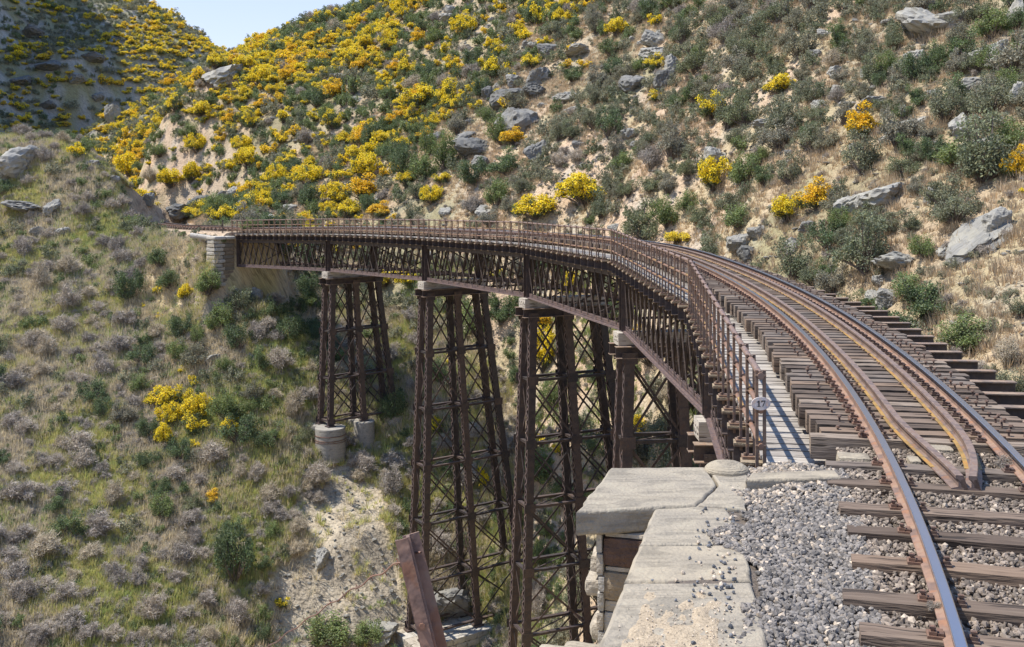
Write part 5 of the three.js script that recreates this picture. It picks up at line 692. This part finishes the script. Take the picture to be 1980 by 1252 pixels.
for (const kind of Object.keys(groups)) {
  const L = groups[kind].sort((a, b) => (b.big ? 1e4 : 0) + b.pxs - (a.big ? 1e4 : 0) - a.pxs), solo = L.slice(0, LIM[kind]), mass = L.slice(LIM[kind]); counts[kind] = L.length;
  const seen = {};
  for (const a of solo) { let b = null, bd = 1e9; for (const l of LAND) { const d = Math.hypot(l[1] - a.p[0], l[2] - a.p[1]); if (d < bd) { bd = d; b = l; } } a.land = b; a.ld = bd; a.dir = DIRS(a.p[0] - b[1], a.p[1] - b[2]); a.sz = a.pxs > 85 ? 'large' : a.pxs > 45 ? 'medium' : 'small'; }
  for (const a of solo.slice().sort((p, q) => p.ld - q.ld)) { const key = a.sz + a.dir + a.land[0]; seen[key] = (seen[key] || 0) + 1; a.rank = seen[key] - 1; }
  for (const a of solo) {
    const [nm, desc, cat] = KN2[kind], o0 = kind === 'gorse' && a.proto === 2 ? 'orange-yellow flowering gorse' : desc;
    const label = `${ordinal(a.rank)} ${a.sz} ${o0} ${a.dir} ${a.land[0]}`;
    const lite = kind !== 'rock' && kind !== 'dead' && a.pxs < 44, key = kind + a.proto + (lite ? 'l' : ''); let o;
    if (bases[key]) { o = bases[key].clone(); o.name = numbered(nm); scene.add(o); }
    else if (kind === 'rock') { o = new THREE.Mesh(P_RK[(a.proto * 2) % 6], rocks[a.proto]); o.castShadow = o.receiveShadow = true; o.name = numbered(nm); scene.add(o); bases[key] = o; }
    else { o = new THREE.Group(); o.name = numbered(nm); scene.add(o); const q = lite ? (kind === 'gorse' ? FAR_GO[a.proto] : kind === 'green' ? FAR_GR[a.proto % 2] : FAR_OL[a.proto % 2]) : protoOf[kind][a.proto]; mesh(kind === 'dead' ? 'twigs' : 'foliage', q.f, kind === 'dead' ? brushM : leafM, o); if (q.fl) mesh('flowers', q.fl, flowM, o); mesh('stems', q.st, twigM, o); bases[key] = o; }
    if (kind === 'rock') { o.geometry = P_RK[(Math.floor(a.rot * 10) + a.proto) % 6]; o.position.set(a.x, a.y + a.h * 0.22, a.z); if (a.tilt) o.rotation.set(0.2, 0.1, a.tilt); else o.rotation.set(rr(-0.35, 0.35), a.rot, rr(-0.4, 0.4)); o.scale.set(a.w * 0.52, a.h * 0.62, a.w * rr(0.42, 0.6)); }
    else { o.position.set(a.x, a.y, a.z); o.rotation.set(rr(-0.12, 0.12), a.rot, rr(-0.12, 0.12)); o.scale.set(a.w * rr(0.92, 1.08), a.h * (a.kind === 'dead' ? 1.1 : 0.95), a.w * rr(0.92, 1.08)); }
    o.userData = { label, category: cat, group: { olive: 'grey-green shrubs on the gorge sides', green: 'green shrubs on the gorge sides', gorse: 'gorse bushes in yellow flower', dead: 'dead twiggy shrubs on the slopes', rock: 'schist rocks on the slopes' }[kind] };
  }
  if (mass.length) {
    const sets = kind === 'rock' ? [[P_RK[0], rocks[0]], [P_RK[3], rocks[2]]].map(([g, m]) => [[g, m]]) : kind === 'gorse' ? FAR_GO.map(q => [[q.f, leafM], [q.fl, flowM]]) : kind === 'dead' ? [[[P_DE[0].f, brushM]], [[P_DE[1].f, brushM]]] : kind === 'green' ? FAR_GR.map(q => [[q.f, leafM]]) : FAR_OL.map(q => [[q.f, leafM]]);
    const root = thing({ olive: 'distant_scrub', green: 'distant_green_scrub', gorse: 'distant_gorse', dead: 'distant_dead_scrub', rock: 'loose_rocks' }[kind], { olive: 'mass of dark scrub covering the far hill', green: 'small leafy scrub filling in on the far ridge', gorse: 'mass of tiny yellow gorse covering the far hill and ridge', dead: 'thin grey dead scrub scattered on the slopes', rock: 'small loose grey rocks strewn over the dry hillside' }[kind], { rock: 'rocks' }[kind] || 'scrub'); root.userData.kind = 'stuff';
    sets.forEach((gs, k) => { const mine = mass.filter((_, i) => i % sets.length === k); gs.forEach(([g, m]) => { const im = new THREE.InstancedMesh(g, m, mine.length); mine.forEach((a, i) => { if (kind === 'rock') { dm2.position.set(a.x, a.y + a.h * 0.3, a.z); dm2.scale.set(a.w * 0.55, a.h * 0.6, a.w * 0.5); } else { dm2.position.set(a.x, a.y, a.z); dm2.scale.set(a.w, a.h * (kind === 'dead' ? 1.1 : 0.95), a.w); } dm2.rotation.set(0, a.rot, 0); dm2.updateMatrix(); im.setMatrixAt(i, dm2.matrix); }); im.castShadow = im.receiveShadow = true; im.name = g === gs[0][0] ? 'bushes' : 'flowers'; if (kind === 'rock') im.name = 'rocks'; root.add(im); }); });
  }
}
console.log(JSON.stringify(counts));
// ---------------------------------------------------------------- grass: dry tussocks on the hill, yellow-green sward on the spur
{
  const tuft = (n, h, sp, cols) => { const f = new LF(); for (let i = 0; i < n; i++) { const a = rnd() * 6.28, r = rnd() * sp, p = [Math.cos(a) * r, 0, Math.sin(a) * r], l = h * rr(0.5, 1.15), q = add(p, [Math.cos(a) * l * 0.5 * rr(0.3, 1.4), l, Math.sin(a) * l * 0.5 * rr(0.3, 1.4)]), s = [Math.cos(a + 1.57) * 0.014, 0, Math.sin(a + 1.57) * 0.014], n2 = norm(cross(sub(q, p), s)); f.tri(add(p, s, -1), add(p, s), q, n2, mul(cols[i % cols.length], rr(0.7, 1.3))); } return f.geo(); };
  setSeed(120);
  const dry = tuft(22, 0.26, 0.15, [[0.60, 0.46, 0.30], [0.64, 0.52, 0.35], [0.5, 0.39, 0.25]]), grn = tuft(24, 0.30, 0.17, [[0.44, 0.46, 0.15], [0.56, 0.54, 0.2], [0.62, 0.54, 0.26]]), str = tuft(24, 0.32, 0.18, [[0.68, 0.58, 0.37], [0.62, 0.54, 0.38], [0.54, 0.47, 0.37]]), ltg = tuft(26, 0.26, 0.17, [[0.32, 0.40, 0.12], [0.40, 0.45, 0.16]]);
  const fields = [[dry, 'dry_grass', 'short straw-coloured tussock on the rocky hillside', 26000, (x, z, y) => !isSpur(x, z) && y > -4 && fbm(x / 3 + 1, z / 3, 9, 3) > 0.42, [-46, 52, -108, -14]], [grn, 'sward', 'yellow-green grass covering the spur below the far abutment', 30000, (x, z) => isSpur(x, z) && fbm(x / 4 + 5, z / 4, 2, 3) < 0.56, [-60, 6, -96, -40]], [str, 'straw_grass', 'bleached dead grass matted over the lower spur', 24000, (x, z) => isSpur(x, z) && fbm(x / 4 + 5, z / 4, 2, 3) > 0.46, [-60, 6, -96, -40]], [ltg, 'fresh_grass', 'fresh green grass patches on the slopes and under the viaduct', 12000, (x, z, y) => (isSpur(x, z) || y < -2.5) && fbm(x / 5 + 15, z / 5, 22, 3) > 0.53, [-60, 22, -96, -38]]];
  fields.forEach(([g, nm, label, n, ok, b]) => {
    const pts = []; let tries = 0; while (pts.length < n && tries < n * 8) { tries++; const x = rr(b[0], b[1]), z = rr(b[2], b[3]); if (z > -14) continue; const y = groundY(x, z); if (!inView(x, y, z, 40) || !ok(x, z, y)) continue; if (isSpur(x, z) && scarpAt(x, z) > 0.3 && rnd() > 0.06) continue; const [d, s] = trackYAt(x, z); if (s > 72 && d < 2.6 || s < 3 && d < 4) continue; pts.push([x, y, z]); }
    const im = new THREE.InstancedMesh(g, leafM, pts.length); pts.forEach(([x, y, z], i) => { const s = rr(0.7, 1.9); dm2.position.set(x, y - 0.02, z); dm2.rotation.set(rr(-0.2, 0.2), rnd() * 6.28, rr(-0.2, 0.2)); dm2.scale.set(s, s * rr(0.7, 1.2), s); dm2.updateMatrix(); im.setMatrixAt(i, dm2.matrix); }); im.castShadow = im.receiveShadow = true; im.name = nm; scene.add(im); tag(im, label, 'grass', null, 'stuff');
  });
  const small = [[P_DE[0].f, brushM, 'dry_brush', 'low grey dead brush matted between the shrubs on the spur', 3000, (x, z, y) => isSpur(x, z) && fbm(x / 5 + 61, z / 5, 3, 3) > 0.40, [-60, 6, -96, -40], 0.3, 0.85, 0.7], [P_DE[2].f, brushM, 'dry_brush', 'low straw-brown dead brush on the spur', 4200, (x, z, y) => isSpur(x, z) && fbm(x / 5 + 31, z / 5, 7, 3) > 0.42, [-60, 6, -96, -40], 0.3, 0.8, 0.6], [FAR_GR[1].f, leafM, 'low_green_scrub', 'low green herbs scattered over the spur', 1500, (x, z, y) => isSpur(x, z) && fbm(x / 4 + 71, z / 4, 7, 3) > 0.5, [-60, 6, -96, -40], 0.25, 0.6, 0.7], [FAR_OL[1].f, leafM, 'low_scrub', 'low grey-green scrub between the larger shrubs on the hillside', 3600, (x, z, y) => !isSpur(x, z) && fbm(x / 5 + 11, z / 5, 17, 3) > 0.42, [-46, 52, -112, -14], 0.22, 0.62, 0.75], [P_DE[1].f, brushM, 'low_brush', 'low dead brush between shrubs on the hillside', 1400, (x, z, y) => !isSpur(x, z), [-46, 52, -112, -14], 0.25, 0.7, 0.7], [P_RK[1], rocks[2], 'loose_stones', 'small pale loose stones strewn over the hillside', 2600, (x, z, y) => !isSpur(x, z) && y > -4 && fbm(x / 4 + 81, z / 4, 17, 3) > 0.46, [-46, 52, -104, -14], 0.08, 0.3, 0.55], [P_RK[4], rocks[0], 'loose_stones', 'small grey loose stones strewn over the hillside', 2200, (x, z, y) => !isSpur(x, z) && y > -4 && fbm(x / 4 + 51, z / 4, 27, 3) > 0.46, [-46, 52, -104, -14], 0.08, 0.34, 0.5], [P_RK[2], rocks[2], 'scarp_stones', 'pale stones and clods on the bare clay scarp', 420, (x, z, y) => isSpur(x, z) && scarpAt(x, z) > 0.4, [-30, 0, -70, -44], 0.06, 0.3, 0.6]];
  small.forEach(([g, m, nm, label, n, ok, b, w0, w1, hk]) => {
    const pts = []; let tries = 0; while (pts.length < n && tries < n * 12) { tries++; const x = rr(b[0], b[1]), z = rr(b[2], b[3]); if (z > -14) continue; const y = groundY(x, z); if (!inView(x, y, z, 40) || !ok(x, z, y)) continue; if (nm !== 'scarp_stones' && isSpur(x, z) && scarpAt(x, z) > 0.3) continue; const [d, s] = trackYAt(x, z); if (s > 72 && d < 2.4 || s < 3 && d < 4) continue; pts.push([x, y, z]); }
    const rk = nm.endsWith('stones'), im = new THREE.InstancedMesh(g, m, pts.length); pts.forEach(([x, y, z], i) => { const s = lerp(w0, w1, Math.pow(rnd(), 1.7)) * (rk ? 0.5 : 1); dm2.position.set(x, y + (rk ? s * 0.15 : -0.03), z); dm2.rotation.set(rr(-0.25, 0.25), rnd() * 6.28, rr(-0.25, 0.25)); dm2.scale.set(s * rr(0.8, 1.25), s * hk * rr(0.8, 1.2), s * rr(0.8, 1.25)); dm2.updateMatrix(); im.setMatrixAt(i, dm2.matrix); }); im.castShadow = im.receiveShadow = true; im.name = numbered(nm); scene.add(im); tag(im, label, rk ? 'stones' : 'scrub', null, 'stuff');
  });
  // dry weeds growing in the ballast by the track
  for (const [ix, iy, w, k, lab] of [[1958, 925, 0.42, 1, 'brown dead weed growing in ballast by the right rail'], [1868, 876, 0.2, 2, 'pale dry tuft growing against the guard rail point'], [1805, 1178, 0.14, 1, 'tiny grey weed beside the near rail foot']]) { const q = G2(ix, iy, 2.6), o = new THREE.Group(); o.name = numbered('dry_weed'); scene.add(o); mesh('twigs', P_DE[k].f, leafM, o); mesh('stems', P_DE[k].st, twigM, o); o.position.set(q[0], EY - 2.64, q[1]); o.scale.set(w, w * 0.7, w); o.userData = { label: lab, category: 'weed' }; }
}

renderer.render(scene, camera);
